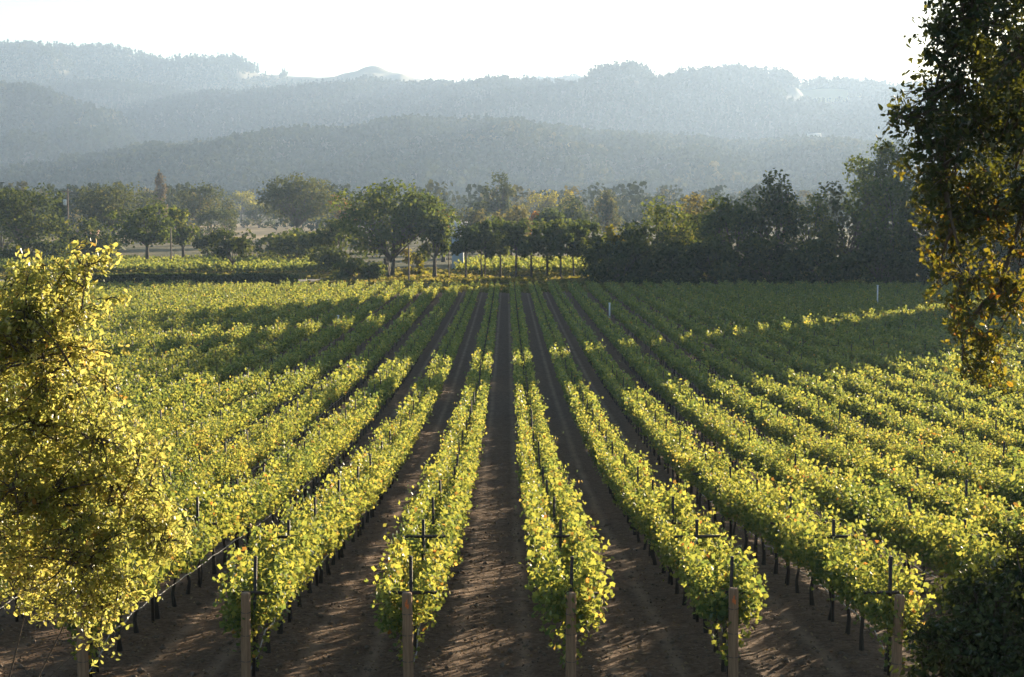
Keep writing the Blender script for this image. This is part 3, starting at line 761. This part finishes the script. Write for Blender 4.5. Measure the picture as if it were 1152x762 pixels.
house('barn', 'low barn with a pale roof behind the gap in the trees', 512, 420, 7, 9, 5.2, 1.8, 'white_wall', 'roof_pale', 'barn', 0.1)
house('shed', 'small pale blue shed with a round dark vent in the tree gap', 515, 300, 1.9, 2.4, 5.6, .6, 'pale_blue', 'roof_pale', 'shed', 0.0, win=0, round_vent=True)
house('hill_house', 'tiny white house on the front ridge, centre', 541, 2390, 16, 10, 7, 4, 'white_wall', 'roof_pale', 'house', .3, base=z_at(150, 2390))
house('hill_house', 'tiny white house on the front ridge, right', 914, 2390, 18, 10, 7, 4, 'white_wall', 'roof_pale', 'house', -.2, base=z_at(160, 2390))

def pole(name, label, px, Y, h, rad, cross=False, box=False):
    root = empty(name, (at(px, Y), Y, float(ground_z(Y))), 0.1, label, 'pole')
    g = Geo(); z = np.linspace(-.3, h, 6); g.tube(np.stack([z*0, z*0, z], 1), np.linspace(rad, rad*.75, 6), 8)
    link('shaft', g.data('shaft', MAT['pole_wood'], True), root)
    if cross:
        g = Geo(); g.box((-1.1, -.16, h-.7), (1.1, -.06 - rad*.3, h-.55)); link('crossarm', g.data('crossarm', MAT['pole_wood']), root)
    if box:
        g = Geo(); z = np.linspace(h-3.4, h-2.2, 4); g.tube(np.stack([z*0-.55, z*0-.1, z], 1), [.3, .34, .34, .3], 10)
        link('transformer', g.data('transformer', MAT['white_pipe'], True), root)
    return root
pole('utility_pole', 'brown utility pole with a white transformer among the left oaks', 78, 370, 14.3, .2, True, True)
pole('wooden_pole', 'bare wooden pole standing in front of the leafy tree at left', 193, 308, 7.2, .16)
pole('wooden_pole', 'bare wooden pole at the right of the biggest oak trunk', 460, 256, 5.6, .14)
pole('wooden_pole', 'thin pale pole in the tree gap below the blue shed', 505, 268, 4.8, .09)

def standpipe(label, px, py_top, Y, h):
    root = empty('standpipe', (at(px, Y), Y, float(ground_z(Y))), 0, label, 'pipe', 'white standpipes among the vines')
    g = Geo(); z = np.linspace(0, h, 4); g.tube(np.stack([z*0, z*0, z], 1), .075, 8); link('pipe', g.data('pipe', MAT['white_pipe'], True), root)
    g = Geo(); z = np.array([h+.002, h+.03, h+.1, h+.12]); g.tube(np.stack([z*0, z*0, z], 1), [.095, .105, .105, .06], 8); link('cap', g.data('cap', MAT['white_pipe'], True), root)
for lb, px, py, Y in (('white standpipe in the shaded vines left of the middle aisle', 380, 356, 150), ('white standpipe in the shaded vines right of the middle aisle', 686, 342, 162), ('white standpipe in the shaded vines near the right tree', 988, 322, 178)):
    standpipe(lb, px, py, Y, z_at(py, Y) - float(ground_z(Y)))

# ------------------------------------------------------------------ the vineyard
ORD = ['first','second','third','fourth','fifth','sixth','seventh','eighth','ninth','tenth','eleventh','twelfth','thirteenth','fourteenth','fifteenth','sixteenth','seventeenth','eighteenth','nineteenth','twentieth',
       'twenty-first','twenty-second','twenty-third','twenty-fourth','twenty-fifth','twenty-sixth','twenty-seventh','twenty-eighth','twenty-ninth','thirtieth','thirty-first','thirty-second','thirty-third','thirty-fourth','thirty-fifth','thirty-sixth','thirty-seventh','thirty-eighth','thirty-ninth','fortieth',
       'forty-first','forty-second','forty-third','forty-fourth','forty-fifth','forty-sixth','forty-seventh','forty-eighth','forty-ninth','fiftieth']
def row_name(k):
    return '%s row %s of middle aisle' % (ORD[abs(k) - 1], 'right' if k > 0 else 'left')

def vine_leaf_points(r, n_shoots, per_shoot, first=False):
    """V-shaped canopy: shoots rise from the cordon, lean to either side and flop over"""
    P, N = [], []
    spurs = np.linspace(-.68, .68, 6) + r.normal(0, .07, 6); vig = r.normal(0, .13, 6)
    for s in range(n_shoots):
        sp = int(r.integers(len(spurs)))
        y0 = spurs[sp] + r.normal(0, .085)
        side = 1 if r.uniform() < .5 else -1
        kind = r.uniform()
        z0 = r.uniform(.82, .98)
        if kind < .66:
            reach = side * r.uniform(.21, .41) * (1 + vig[sp]); top = (r.uniform(1.14, 1.60) if r.uniform() > .08 else r.uniform(1.5, 1.85)) + vig[sp] - abs(reach) * .12
            tip = np.array([reach + side * r.uniform(0, .15), y0 + r.normal(0, .22), top])
            mid = np.array([reach * .55, y0 + r.normal(0, .12), (z0 + top) / 2 + .14])
        else:
            reach = side * r.uniform(.12, .36)
            tip = np.array([reach * 1.1, y0 + r.normal(0, .2), r.uniform(.76, 1.0)])
            mid = np.array([reach * 1.15, y0 + r.normal(0, .1), r.uniform(.95, 1.2)])
        t = (np.arange(per_shoot) + r.uniform(.2, .8, per_shoot)) / per_shoot
        t = t[:, None]
        a = np.array([side * .05, y0, z0])
        pts = (1 - t) ** 2 * a + 2 * t * (1 - t) * mid + t * t * tip
        pts = pts + r.normal(0, .065, pts.shape)
        P.append(pts)
        N.append(np.tile(np.array([side * .8, 0, .55]), (per_shoot, 1)))
    if first:           # the row end: growth hangs down the end wire to the ground
        m = 150
        z = r.uniform(.22, 1.35, m)
        w = .12 + .52 * np.clip((z - .3) / 1.0, 0, 1)
        P.append(np.stack([r.uniform(-1, 1, m) * w, -.45 + r.uniform(-.25, .25, m) - .1 * z, z], 1))
        N.append(np.tile(np.array([0, -.6, .4]), (m, 1)))
    P = np.concatenate(P); N = np.concatenate(N)
    return P, N + unit(len(P), r) * 1.25

def vine_meshes(seed, first=False):
    r = np.random.default_rng(seed)
    P, N = vine_leaf_points(r, 128, 18, first)
    hue = r.normal(0, .05)
    t = np.clip(.32 + hue + r.normal(0, .17, len(P)) + (r.uniform(0, 1, len(P)) < .07) * .42, 0, 1)
    v, q, ti = leaves(P, N, r.uniform(.062, .108, len(P)), 'vine', r, t)
    fol = mesh_data('foliage', v, q, MAT['vine_leaf'], ti)
    g = Geo()
    x = r.normal(0, .025, 5)
    g.tube([(0, 0, -.05), (x[0], x[1], .25), (x[2], x[3], .55), (0, x[4], .84)], [.05, .034, .03, .038], 7)
    tr = g.data('trunk', MAT['vine_bark'], True)
    g = Geo()
    for s in (1, -1):
        g.tube([(0, 0, .82), (r.normal(0, .015), s * .18, .91), (r.normal(0, .015), s * .5, .92), (0, s * .8, .91)], [.028, .026, .02, .013], 6)
    co = g.data('cordon', MAT['vine_bark'], True)
    return fol, tr, co

rows = [k for k in range(-34, 35) if k]
vines = []
rv = np.random.default_rng(99)
for k in rows:
    x = row_x(k)
    nv = int((ROW_END - ROW_START - .8) / VINE)
    for j in range(nv):
        y = ROW_START + .8 + j * VINE
        px, py = project(x, y, float(ground_z(y)) + 1.2)
        if px < -70 or px > 1225 or py > 860: continue
        vines.append((k, j, x, y, px, py))
vis = sorted([v for v in vines if 75 < v[4] < 1150 and v[5] < 780], key=lambda v: v[3] ** 2 + v[2] ** 2)[:300]
near_set = {(v[0], v[1]) for v in vis}

N_VAR = 12
variants = [vine_meshes(1000 + i) for i in range(N_VAR)]
first_variants = [vine_meshes(1100 + i, True) for i in range(6)]
def place_vine(k, j, x, y, c):
    fol, tr, co = (first_variants[c % 6] if j == 0 else variants[c % N_VAR])
    root = empty('grapevine', (x + rv.normal(0, .03), y + rv.normal(0, .05), float(ground_z(y)) + .04), 0.0,
                 'leafy grapevine %s from the end post, %s' % (ORD[j], row_name(k)), 'grapevine', 'grapevines trained in rows')
    if j and rv.uniform() < .5: root.rotation_euler = (0, 0, PI)
    s = rv.uniform(.88, 1.1); root.scale = (s, 1, s)
    link('foliage', fol, root); link('trunk', tr, root); link('cordon', co, root)
for c, (k, j, x, y, px, py) in enumerate(vis):
    place_vine(k, j, x, y, int(rv.integers(1000)) )

def far_vines():
    r = np.random.default_rng(77)
    rest = [v for v in vines if (v[0], v[1]) not in near_set]
    V, Q, TI, n = [], [], [], 0
    # leaf detail by distance
    for (y0, y1, shoots, per, size) in ((0, 90, 74, 12, .13), (90, 130, 56, 10, .15), (130, 400, 42, 8, .185)):
        grp = [v for v in rest if y0 <= v[3] < y1]
        base = [vine_leaf_points(np.random.default_rng(2000 + y0 + i), shoots, per) for i in range(16)]
        for (k, j, x, y, px, py) in grp:
            P, N = base[int(r.integers(16))]
            s = r.uniform(.9, 1.1)
            flip = 1 if r.uniform() < .5 else -1
            c = P * np.array([s * flip, flip, s * r.uniform(.94, 1.04)]) + np.array([x, y, float(ground_z(y)) + .04])
            t = np.clip(.31 + r.normal(0, .05) + r.normal(0, .15, len(P)) + (r.uniform(0, 1, len(P)) < .06) * .4, 0, 1)
            v, q, ti = leaves(c, N * np.array([flip, 1, 1]), r.uniform(.8, 1.25, len(P)) * size, 'clump' if y > 90 else 'grape', r, t)
            V.append(v); Q.append(q + n); TI.append(ti); n += len(v)
    fol_q = np.concatenate(Q); nf = len(fol_q)
    g = Geo()
    for (k, j, x, y, px, py) in rest:
        if y > 125: continue
        z = float(ground_z(y)); d = r.normal(0, .03, 2)
        g.tube([(x, y, z - .05), (x + d[0], y + d[1], z + .45), (x, y, z + .92)], [.045, .032, .034], 5, False)
    tv = np.concatenate(g.v); tq = np.concatenate(g.q) + n
    allv = np.concatenate(V + [tv]); allq = np.concatenate([fol_q, tq])
    ti = np.concatenate(TI + [np.zeros(len(tv))])
    mi = np.concatenate([np.zeros(nf), np.ones(len(tq))])
    prop(link('vine_rows', mesh_data('vine_rows', allv, allq, [MAT['vine_leaf'], MAT['vine_bark']], ti, mi)), 'the many farther grapevines in rows across the block', kind='stuff')
far_vines()

# trellis stakes with cross-arms, standing among the vines
def stake_meshes():
    g = Geo(); g.box((-.022, -.022, -.1), (.026, .026, 1.82)); sh = g.data('shaft', MAT['steel_dark'])
    g = Geo(); g.box((-.40, -.047, 1.25), (.40, -.026, 1.30)); ar = g.data('crossarm', MAT['steel_dark'])
    g = Geo(); g.box((-.40, -.047, 1.50), (.40, -.026, 1.55)); hi = g.data('crossarm', MAT['steel_dark'])
    return sh, ar, hi
SH, AR, AR_HIGH = stake_meshes()
stakes = []
STAKE = VINE * 3
for k in rows:
    for j in range(42):
        y = ROW_START + .45 + j * STAKE
        if y > ROW_END - 1: break
        x = row_x(k)
        px, py = project(x, y, float(ground_z(y)) + 1.6)
        if -20 < px < 1170 and py < 770: stakes.append((k, j, x, y, px))
stakes.sort(key=lambda s: s[2] ** 2 + s[3] ** 2)
shown = [s for s in stakes if 75 < s[4] < 1150 and s[3] < 108][:300]
ss = {(s[0], s[1]) for s in shown}
for (k, j, x, y, px) in shown:
    root = empty('trellis_stake', (x + rv.normal(0, .02), y, float(ground_z(y)) + .04), rv.normal(0, .05),
                 'dark trellis stake %s from the end post, %s' % (ORD[j], row_name(k)), 'stake', 'trellis stakes in the vine rows')
    root.rotation_euler = (rv.normal(0, .012), rv.normal(0, .02), rv.normal(0, .06))
    link('shaft', SH, root); link('crossarm', AR_HIGH if j == 1 else AR, root)
g = Geo()
for (k, j, x, y, px) in stakes:
    if (k, j) in ss: continue
    z = float(ground_z(y)) + .04
    g.box((x - .025, y - .025, z), (x + .025, y + .025, z + 1.76))
    g.box((x - .40, y - .05, z + 1.33), (x + .40, y - .028, z + 1.375))
prop(link('far_stakes', g.data('far_stakes', MAT['steel_dark'])), 'the many farther trellis stakes among the vines', kind='stuff')

# end posts
def end_post(k, mark):
    r = np.random.default_rng(500 + k + 50)
    x = row_x(k); z = float(ground_z(ROW_START))
    what = {0: 'plain round wooden end post, %s', 1: 'orange-marked wooden end post, %s', 2: 'leaf-hidden wooden end post, %s'}[mark]
    root = empty('end_post', (x, ROW_START, z), 0, what % row_name(k), 'post', 'wooden end posts of the vine rows')
    g = Geo(); h = 1.40 + r.normal(0, .03)
    zz = np.array([-.15, .2, .6, 1.0, h - .04, h - .012, h]); R = .075 + r.normal(0, .003)
    g.tube(np.stack([zz * 0, zz * 0, zz], 1), np.array([1.04, 1.02, 1, .99, .98, .93, .74]) * R, 18)
    link('shaft', g.data('shaft', MAT['post_wood'], True), root)
    for hz in (h - .30 + r.normal(0, .02), h - .62 + r.normal(0, .03), h - 1.02):
        g = Geo(); t = np.linspace(0, 2 * PI, 21)
        g.tube(np.stack([np.cos(t) * (R + .002), np.sin(t) * (R + .002), hz + .006 * np.sin(t)], 1), .0055, 5, False)
        link('wire_band', g.data('wire_band', MAT['wire'], True), root)
    if mark == 1:
        g = Geo(); n = 6
        for i, (a0, a1, z0, z1) in enumerate(((-.35, -.02, -.20, -.13), (-.15, .12, -.15, -.09), (-.05, .35, -.22, -.16), (-.3, .3, -.185, -.165))):
            t = np.linspace(a0, a1, n) - PI / 2
            v = [(math.cos(a) * (R + .002 + i * .0008), math.sin(a) * (R + .002 + i * .0008), h + z0 + r.normal(0, .008)) for a in t] + [(math.cos(a) * (R + .002 + i * .0008), math.sin(a) * (R + .002 + i * .0008), h + z1 + r.normal(0, .008)) for a in t]
            g.add(v, [(s, s + 1, n + s + 1, n + s) for s in range(n - 1)])
        link('paint_mark', g.data('paint_mark', MAT['orange_paint']), root)
    root.rotation_euler = (r.normal(0, .012), r.normal(0, .012), r.uniform(0, .4) if mark != 1 else 0)
for k, mk in ((-4, 2), (-3, 2), (-2, 0), (-1, 1), (1, 0), (2, 1), (3, 0), (4, 2)):
    end_post(k, mk)

# drip hoses strung low along the rows
for k in (-5, -4, -3, -2, -1, 1, 2, 3, 4, 5):
    r = np.random.default_rng(700 + k + 20)
    x = row_x(k); g = Geo(); pts = []
    y = ROW_START + .15; pts.append((x, y, float(ground_z(y)) + .1))
    while y < 100:
        y += VINE / 2
        sag = 0.0 if len(pts) % 2 == 0 else -.035
        pts.append((x + .05 + r.normal(0, .012), y, float(ground_z(y)) + .50 + sag + r.normal(0, .012) - .36 * max(0, 1 - (y - ROW_START) / 1.6)))
    g.tube(pts, .011, 5, False)
    prop(link('drip_hose', g.data('drip_hose', MAT['hose'], True)), 'grey drip irrigation hose along the %s' % row_name(k), 'hose', 'drip hoses of the vine rows')

# low hedge at the far left edge of the block
def hedge():
    r = np.random.default_rng(91); Y = 246.0
    root = empty('hedge', (at(215, Y), Y, 0), 0, 'low dark green hedge along the far left edge of the vineyard', 'hedge')
    L = (at(300, Y) - at(60, Y)) / 2; n = 9000
    X = r.uniform(-L, L, n); top = 1.75 + .7 * (fbm(np.stack([X / 4, X * 0, X * 0], 1), 8) - .5)
    z = top * r.uniform(0, 1, n) ** .6; y = r.normal(0, .55, n) * (1.15 - z / 2.6)
    v, q, t = leaves(np.stack([X, y, z], 1), unit(n, r) + np.array([0, -.2, .4]), r.uniform(.25, .5, n), 'clump', r, np.clip(r.normal(.35, .2, n), 0, 1))
    link('foliage', mesh_data('foliage', v, q, MAT['tree_green'], t), root)
    g = Geo()
    for x in np.arange(-L, L, 1.5): g.tube([(x, 0, -.1), (x + r.normal(0, .1), r.normal(0, .1), .6), (x + r.normal(0, .2), r.normal(0, .2), 1.3)], [.05, .04, .02], 5, False)
    link('stems', g.data('stems', MAT['bark'], True), root)
hedge()

# second vineyard block behind the track, left of the big oak
def second_block():
    r = np.random.default_rng(31)
    V, Q, TI, n = [], [], [], 0
    base = [vine_leaf_points(np.random.default_rng(3000 + i), 14, 6) for i in range(8)]
    for Y0 in np.arange(282, 332, 3.2):
        for X in np.arange(at(-20, Y0), at(372, Y0), 1.9):
            P, N = base[int(r.integers(8))]
            c = P[:, [1, 0, 2]] * 1.05 + np.array([X, Y0 + r.normal(0, .1), float(ground_z(Y0))])
            t = np.clip(.2 + r.normal(0, .06) + r.normal(0, .12, len(P)), 0, 1)
            v, q, ti = leaves(c, N[:, [1, 0, 2]], r.uniform(.3, .45, len(P)), 'clump', r, t)
            V.append(v); Q.append(q + n); TI.append(ti); n += len(v)
    # and behind the slim trees
    for Y0 in np.arange(284, 330, 3.2):
        for X in np.arange(at(520, Y0), at(680, Y0), 1.9):
            P, N = base[int(r.integers(8))]
            c = P[:, [1, 0, 2]] * 1.05 + np.array([X, Y0 + r.normal(0, .1), float(ground_z(Y0))])
            t = np.clip(.25 + r.normal(0, .06) + r.normal(0, .12, len(P)), 0, 1)
            v, q, ti = leaves(c, N[:, [1, 0, 2]], r.uniform(.3, .45, len(P)), 'clump', r, t)
            V.append(v); Q.append(q + n); TI.append(ti); n += len(v)
    prop(link('second_vineyard', mesh_data('second_vineyard', np.concatenate(V), np.concatenate(Q), MAT['vine_leaf'], np.concatenate(TI))), 'second vineyard block behind the farm track', kind='stuff')
second_block()

# rough grass and weeds along the far field edge
def rough_edge():
    r = np.random.default_rng(41); n = 90000
    Y = r.uniform(228, 300, n); X = r.uniform(-110, 80, n)
    keep = ~((Y - (X + 50) * .03 > 251) & (Y - (X + 50) * .03 < 269) & (X < -27)) & (fbm(np.stack([X / 9, Y / 9, X * 0], 1), 4) > .36)
    X, Y = X[keep], Y[keep]; n = len(X)
    c = np.stack([X, Y, ground_z(Y) + r.uniform(.05, .5, n)], 1)
    v, q, t = leaves(c, unit(n, r) + np.array([0, -.5, .2]), r.uniform(.3, .7, n), 'clump', r, np.clip(r.normal(.55, .25, n), 0, 1))
    prop(link('rough_grass', mesh_data('rough_grass', v, q, MAT['roughgrass'], t)), 'rough grass and weeds along the far edge of the field', kind='stuff')
rough_edge()

# clods and fallen leaves on the near soil
def litter():
    r = np.random.default_rng(51)
    n = 32000
    Y = 18 + 52 * r.uniform(0, 1, n) ** 1.6; X = r.uniform(-.34, .34, n) * Y
    c = np.stack([X, Y, ground_z(Y) + .055], 1)
    v, q, t = leaves(c, unit(n, r) * .7 + np.array([0, 0, 1]), r.uniform(.025, .075, n), 'oak', r, np.clip(r.normal(.5, .3, n), 0, 1))
    prop(link('fallen_leaves', mesh_data('fallen_leaves', v, q, MAT['litter'], t)), 'dry fallen leaves scattered on the soil', kind='stuff')
    n = 9000
    Y = 18 + 42 * r.uniform(0, 1, n) ** 1.5; X = r.uniform(-.34, .34, n) * Y
    s = r.gamma(2.0, .012, n).clip(.01, .075)
    base = np.array([(1,0,0),(0,1,0),(-1,0,0),(0,-1,0),(0,0,.8),(0,0,-.6)], dtype=float)
    tri = np.array([(0,1,4),(1,2,4),(2,3,4),(3,0,4),(1,0,5),(2,1,5),(3,2,5),(0,3,5)])
    a = r.uniform(0, 2 * PI, n)
    b = base[None] * r.uniform(.6, 1.3, (n, 6, 1)) * s[:, None, None]
    ca, sa = np.cos(a)[:, None], np.sin(a)[:, None]
    vx = b[..., 0] * ca - b[..., 1] * sa + X[:, None]; vy = b[..., 0] * sa + b[..., 1] * ca + Y[:, None]
    vz = b[..., 2] + (ground_z(Y) + .03)[:, None]
    f = (np.arange(n)[:, None, None] * 6 + tri[None]).reshape(-1, 3)
    prop(link('soil_clods', mesh_data('soil_clods', np.stack([vx, vy, vz], -1).reshape(-1, 3), f, MAT['clod'])), 'small clods and stones on the tilled soil', kind='stuff')
litter()

# ------------------------------------------------------------------ near trees
def near_tree(name, label, loc, sprays_in, leaf, mat, seed, trunk_base, trunk_h, trunk_r, per=12, tint=(.45, .2), spray_len=.32, cat='tree', up=.3, dens=1.0, warm=None, full=1.0):
    """lobes (centre, size, number of leafy sprays) in world space; each spray is a twig with its leaves"""
    r = np.random.default_rng(seed)
    o = np.array(loc)
    root = empty(name, loc, 0, label, cat)
    lobes = [(np.array(c) - o, np.array(s)) for c, s, _ in sprays_in]
    warm = warm or (lambda z: 0.0)
    g = Geo()
    limb_geo(g, np.array(trunk_base) - o, lobes, trunk_h, trunk_r, r, seg=10, sub=3, fine=.34)
    P, N, TT = [], [], []
    for (c, s), (_, _, m) in zip(lobes, sprays_in):
        nb = max(2, int(m * dens / 9))            # branchlets in this lobe
        for b in range(nb):
            d = unit(1, r)[0]
            d[2] += .12
            a = c + unit(1, r)[0] * s * r.uniform(0, .55)
            e = c + d * s * r.uniform(.7, 1.22)
            mid = (a + e) / 2 + r.normal(0, .12, 3) * s + np.array([0, 0, .06])
            L = np.linalg.norm(e - a) + 1e-6
            if L < .12: continue
            br = bez(a, mid, e + np.array([0, 0, -.10 * L]), 7)
            g.tube(br, np.linspace(.010, .003, 7) * (.6 + L), 4, False)
            k = max(3, int(round(L / spray_len * 4.2 * full)))
            lobe_t = r.normal(0, tint[1] * .6) + warm(float(br[4][2] + o[2]))
            ad = (e - a) / L
            for q in range(k):
                f = r.uniform(.22, 1.0) * 6
                i0 = min(5, int(f)); st = br[i0] + (br[i0 + 1] - br[i0]) * (f - i0)
                ax = ad * r.uniform(.2, 1) + unit(1, r)[0] * .95 + np.array([0, 0, -.12])
                ax /= np.linalg.norm(ax)
                l = spray_len * r.uniform(.45, 1.15)
                n = max(4, int(per * r.uniform(.6, 1.3)))
                t = r.uniform(.1, 1.08, n)[:, None]
                P.append(st + ax * t * l + r.normal(0, leaf * .55, (n, 3)))
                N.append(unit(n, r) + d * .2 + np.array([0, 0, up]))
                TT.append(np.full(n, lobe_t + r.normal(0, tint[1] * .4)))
                if q % 2 == 0:
                    g.tube([st, st + ax * l * .55 + r.normal(0, .01, 3), st + ax * l], [leaf * .07, leaf * .05, leaf * .02], 3, False)
    link('trunk', g.data('trunk', MAT['bark'], True), root)
    P = np.concatenate(P); N = np.concatenate(N); TT = np.concatenate(TT)
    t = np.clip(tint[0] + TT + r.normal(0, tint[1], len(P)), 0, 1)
    v, q, ti = leaves(P, N, leaf * r.uniform(.7, 1.35, len(P)), 'oak', r, t)
    link('crown', mesh_data('crown', v, q, MAT[mat], ti), root)
    return root

def W(px, py, Y):
    return (at(px, Y), Y, z_at(py, Y))

# young oak at the left, full in the sun
YL = 15.5
k = YL / F
left_lobes = []
for (px, py, hx, hy, dy, m) in ((10, 372, 62, 44, 0, 190), (95, 308, 18, 34, .4, 44), (62, 345, 38, 34, .3, 90), (45, 405, 78, 60, -.3, 270), (-50, 420, 80, 80, .5, 160), (55, 480, 72, 60, .3, 250), (108, 505, 44, 50, -.2, 130), (108, 350, 22, 26, .2, 30),
                               (40, 560, 90, 60, 0, 250), (125, 560, 55, 60, .3, 170), (80, 630, 80, 50, -.2, 230), (160, 605, 40, 40, .2, 110), (20, 640, 60, 44, .4, 110), (110, 690, 44, 36, 0, 90), (92, 410, 24, 45, .8, 70), (-40, 560, 90, 90, 1, 150), (42, 318, 24, 22, .6, 30), (94, 302, 24, 34, .3, 70), (100, 284, 10, 18, .25, 22), (48, 308, 20, 28, .2, 56), (10, 325, 34, 30, .3, 90), (30, 350, 50, 40, -.2, 110), (-20, 480, 60, 60, .1, 120), (-10, 620, 60, 50, .2, 120), (15, 560, 50, 50, -.3, 110), (70, 310, 20, 24, .2, 26), (118, 340, 16, 16, .1, 14), (172, 560, 30, 40, .2, 70), (150, 520, 26, 30, .3, 50), (180, 610, 26, 34, .1, 60), (5, 660, 40, 26, .4, 60), (60, 685, 40, 30, .2, 60), (130, 660, 40, 36, -.1, 80), (118, 440, 22, 34, .2, 40), (100, 725, 22, 22, 0, 26)):
    left_lobes.append((W(px, py, YL + dy), (hx * k, max(hx, hy) * k * .45, hy * k), m))
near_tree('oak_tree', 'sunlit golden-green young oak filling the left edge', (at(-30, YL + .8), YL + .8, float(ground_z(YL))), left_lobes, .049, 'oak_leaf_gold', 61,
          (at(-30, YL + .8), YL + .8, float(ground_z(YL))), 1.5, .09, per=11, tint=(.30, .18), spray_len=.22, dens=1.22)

# big oak at the right, against the light
YR = 15.0
k = YR / F
right_lobes = []
for (px, py, hx, hy, dy, m) in ((1108, 14, 52, 48, 0, 160), (1078, 28, 26, 38, .2, 80), (1062, 75, 22, 24, .1, 44), (1100, 60, 40, 40, .3, 90), (1060, 165, 30, 24, 0, 70), (1065, 225, 26, 24, .1, 60), (1030, 134, 24, 14, .1, 40), (1175, 250, 30, 60, .2, 90), (1160, 130, 40, 50, .3, 110), (1170, -20, 80, 70, .6, 220), (1092, 95, 40, 34, 0, 120), (1042, 132, 34, 15, -.2, 60), (1004, 134, 22, 13, -.2, 26), (1110, 150, 56, 42, .5, 180), (1078, 190, 38, 36, -.3, 120), (1130, 90, 52, 48, .8, 160), (1050, 105, 16, 14, .1, 16),
                               (1128, 240, 54, 48, .2, 180), (1085, 255, 34, 40, 0, 80), (1105, 315, 32, 42, -.3, 80), (1145, 325, 34, 48, .3, 80), (1126, 385, 24, 42, 0, 56), (1112, 425, 20, 24, 0, 28), (1072, 300, 16, 24, 0, 24), (1120, 345, 22, 40, .1, 44), (1098, 400, 14, 26, 0, 24), (1140, 405, 16, 34, .2, 30), (1185, 180, 56, 90, .4, 110), (1160, 60, 50, 60, -.5, 140), (1066, 62, 14, 10, .3, 12), (1090, 365, 14, 26, .2, 14)):
    right_lobes.append((W(px + (-16 if px > 1030 else -4), py, YR + dy), (hx * k, max(hx, hy) * k * .85, hy * k), m))
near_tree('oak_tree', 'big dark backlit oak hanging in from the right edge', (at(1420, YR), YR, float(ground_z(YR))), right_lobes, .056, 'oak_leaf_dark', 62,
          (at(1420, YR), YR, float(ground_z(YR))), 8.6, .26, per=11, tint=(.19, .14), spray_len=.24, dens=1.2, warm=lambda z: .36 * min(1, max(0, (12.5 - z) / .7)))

# dark bush in the lower right corner
YB = 14.0
k = YB / F
bush_lobes = []
for (px, py, hx, hy, dy, m) in ((1118, 705, 56, 50, 0, 190), (1160, 665, 50, 46, .4, 170), (1085, 735, 40, 36, -.2, 110), (1078, 765, 44, 30, 0, 90), (1140, 765, 66, 46, -.3, 180), (1190, 720, 60, 80, .3, 170), (1066, 700, 14, 18, 0, 18), (1100, 655, 14, 22, .1, 20), (1138, 628, 16, 24, .2, 24), (1050, 742, 14, 12, -.1, 14), (1125, 665, 18, 20, -.2, 24), (1040, 770, 26, 24, 0, 40), (1100, 700, 50, 46, .5, 90), (1150, 620, 22, 24, .4, 30)):
    bush_lobes.append((W(px, py, YB + dy), (hx * k, max(hx, hy) * k * .9, hy * k), m))
near_tree('bush', 'dark shaded bush in the lower right corner beside an end post', (at(1130, YB), YB, float(ground_z(YB))), bush_lobes, .052, 'bush_leaf', 63,
          (at(1130, YB), YB, float(ground_z(YB))), 1.6, .08, per=11, tint=(.4, .25), spray_len=.2, cat='bush', dens=1.7)

# dry weed at the lower left corner
def dry_weed():
    r = np.random.default_rng(71); Y = 17.0
    loc = np.array([at(-6, Y), Y, float(ground_z(Y))])
    g = Geo()
    tops = (z_at(735, Y) - loc[2]) * .8
    for i in range(9):
        a = r.uniform(0, 2 * PI); R = r.uniform(.03, .12); h = tops * r.uniform(.7, 1.05)
        p = bez(np.array([r.normal(0, .03), r.normal(0, .03), 0]), np.array([math.cos(a) * R * .3, math.sin(a) * R * .3, h * .6]), np.array([math.cos(a) * R, math.sin(a) * R, h]), 6)
        g.tube(p, np.linspace(.007, .002, 6), 4, False)
        for _ in range(5):
            b = p[r.integers(2, 6)]; e = b + np.array([r.normal(0, .09), r.normal(0, .09), r.uniform(-.02, .12)])
            g.tube([b, (b + e) / 2 + r.normal(0, .01, 3), e], [.004, .003, .0015], 3, False)
    v = np.concatenate(g.v)
    o = link('dry_weed', g.data('dry_weed', MAT['weed'], False, r.uniform(0, 1, len(v))), None, loc)
    prop(o, 'dry brown weed in the lower left corner', 'weed')
dry_weed()

# ------------------------------------------------------------------ haze over the whole valley
def haze():
    m, nt, out = nodes_of('valley_haze')
    p = nt.nodes.new('ShaderNodeVolumePrincipled')
    p.inputs['Color'].default_value = (.51, .70, 1.0, 1)
    p.inputs['Density'].default_value = HAZE_DENSITY
    p.inputs['Anisotropy'].default_value = 0.40
    nt.links.new(p.outputs[0], out.inputs['Volume'])
    g = Geo(); g.box((-7200, -80, -8), (7200, 11200, 412))
    prop(link('haze', g.data('haze', m)), 'pale sunlit haze lying over the valley', kind='stuff')
haze()
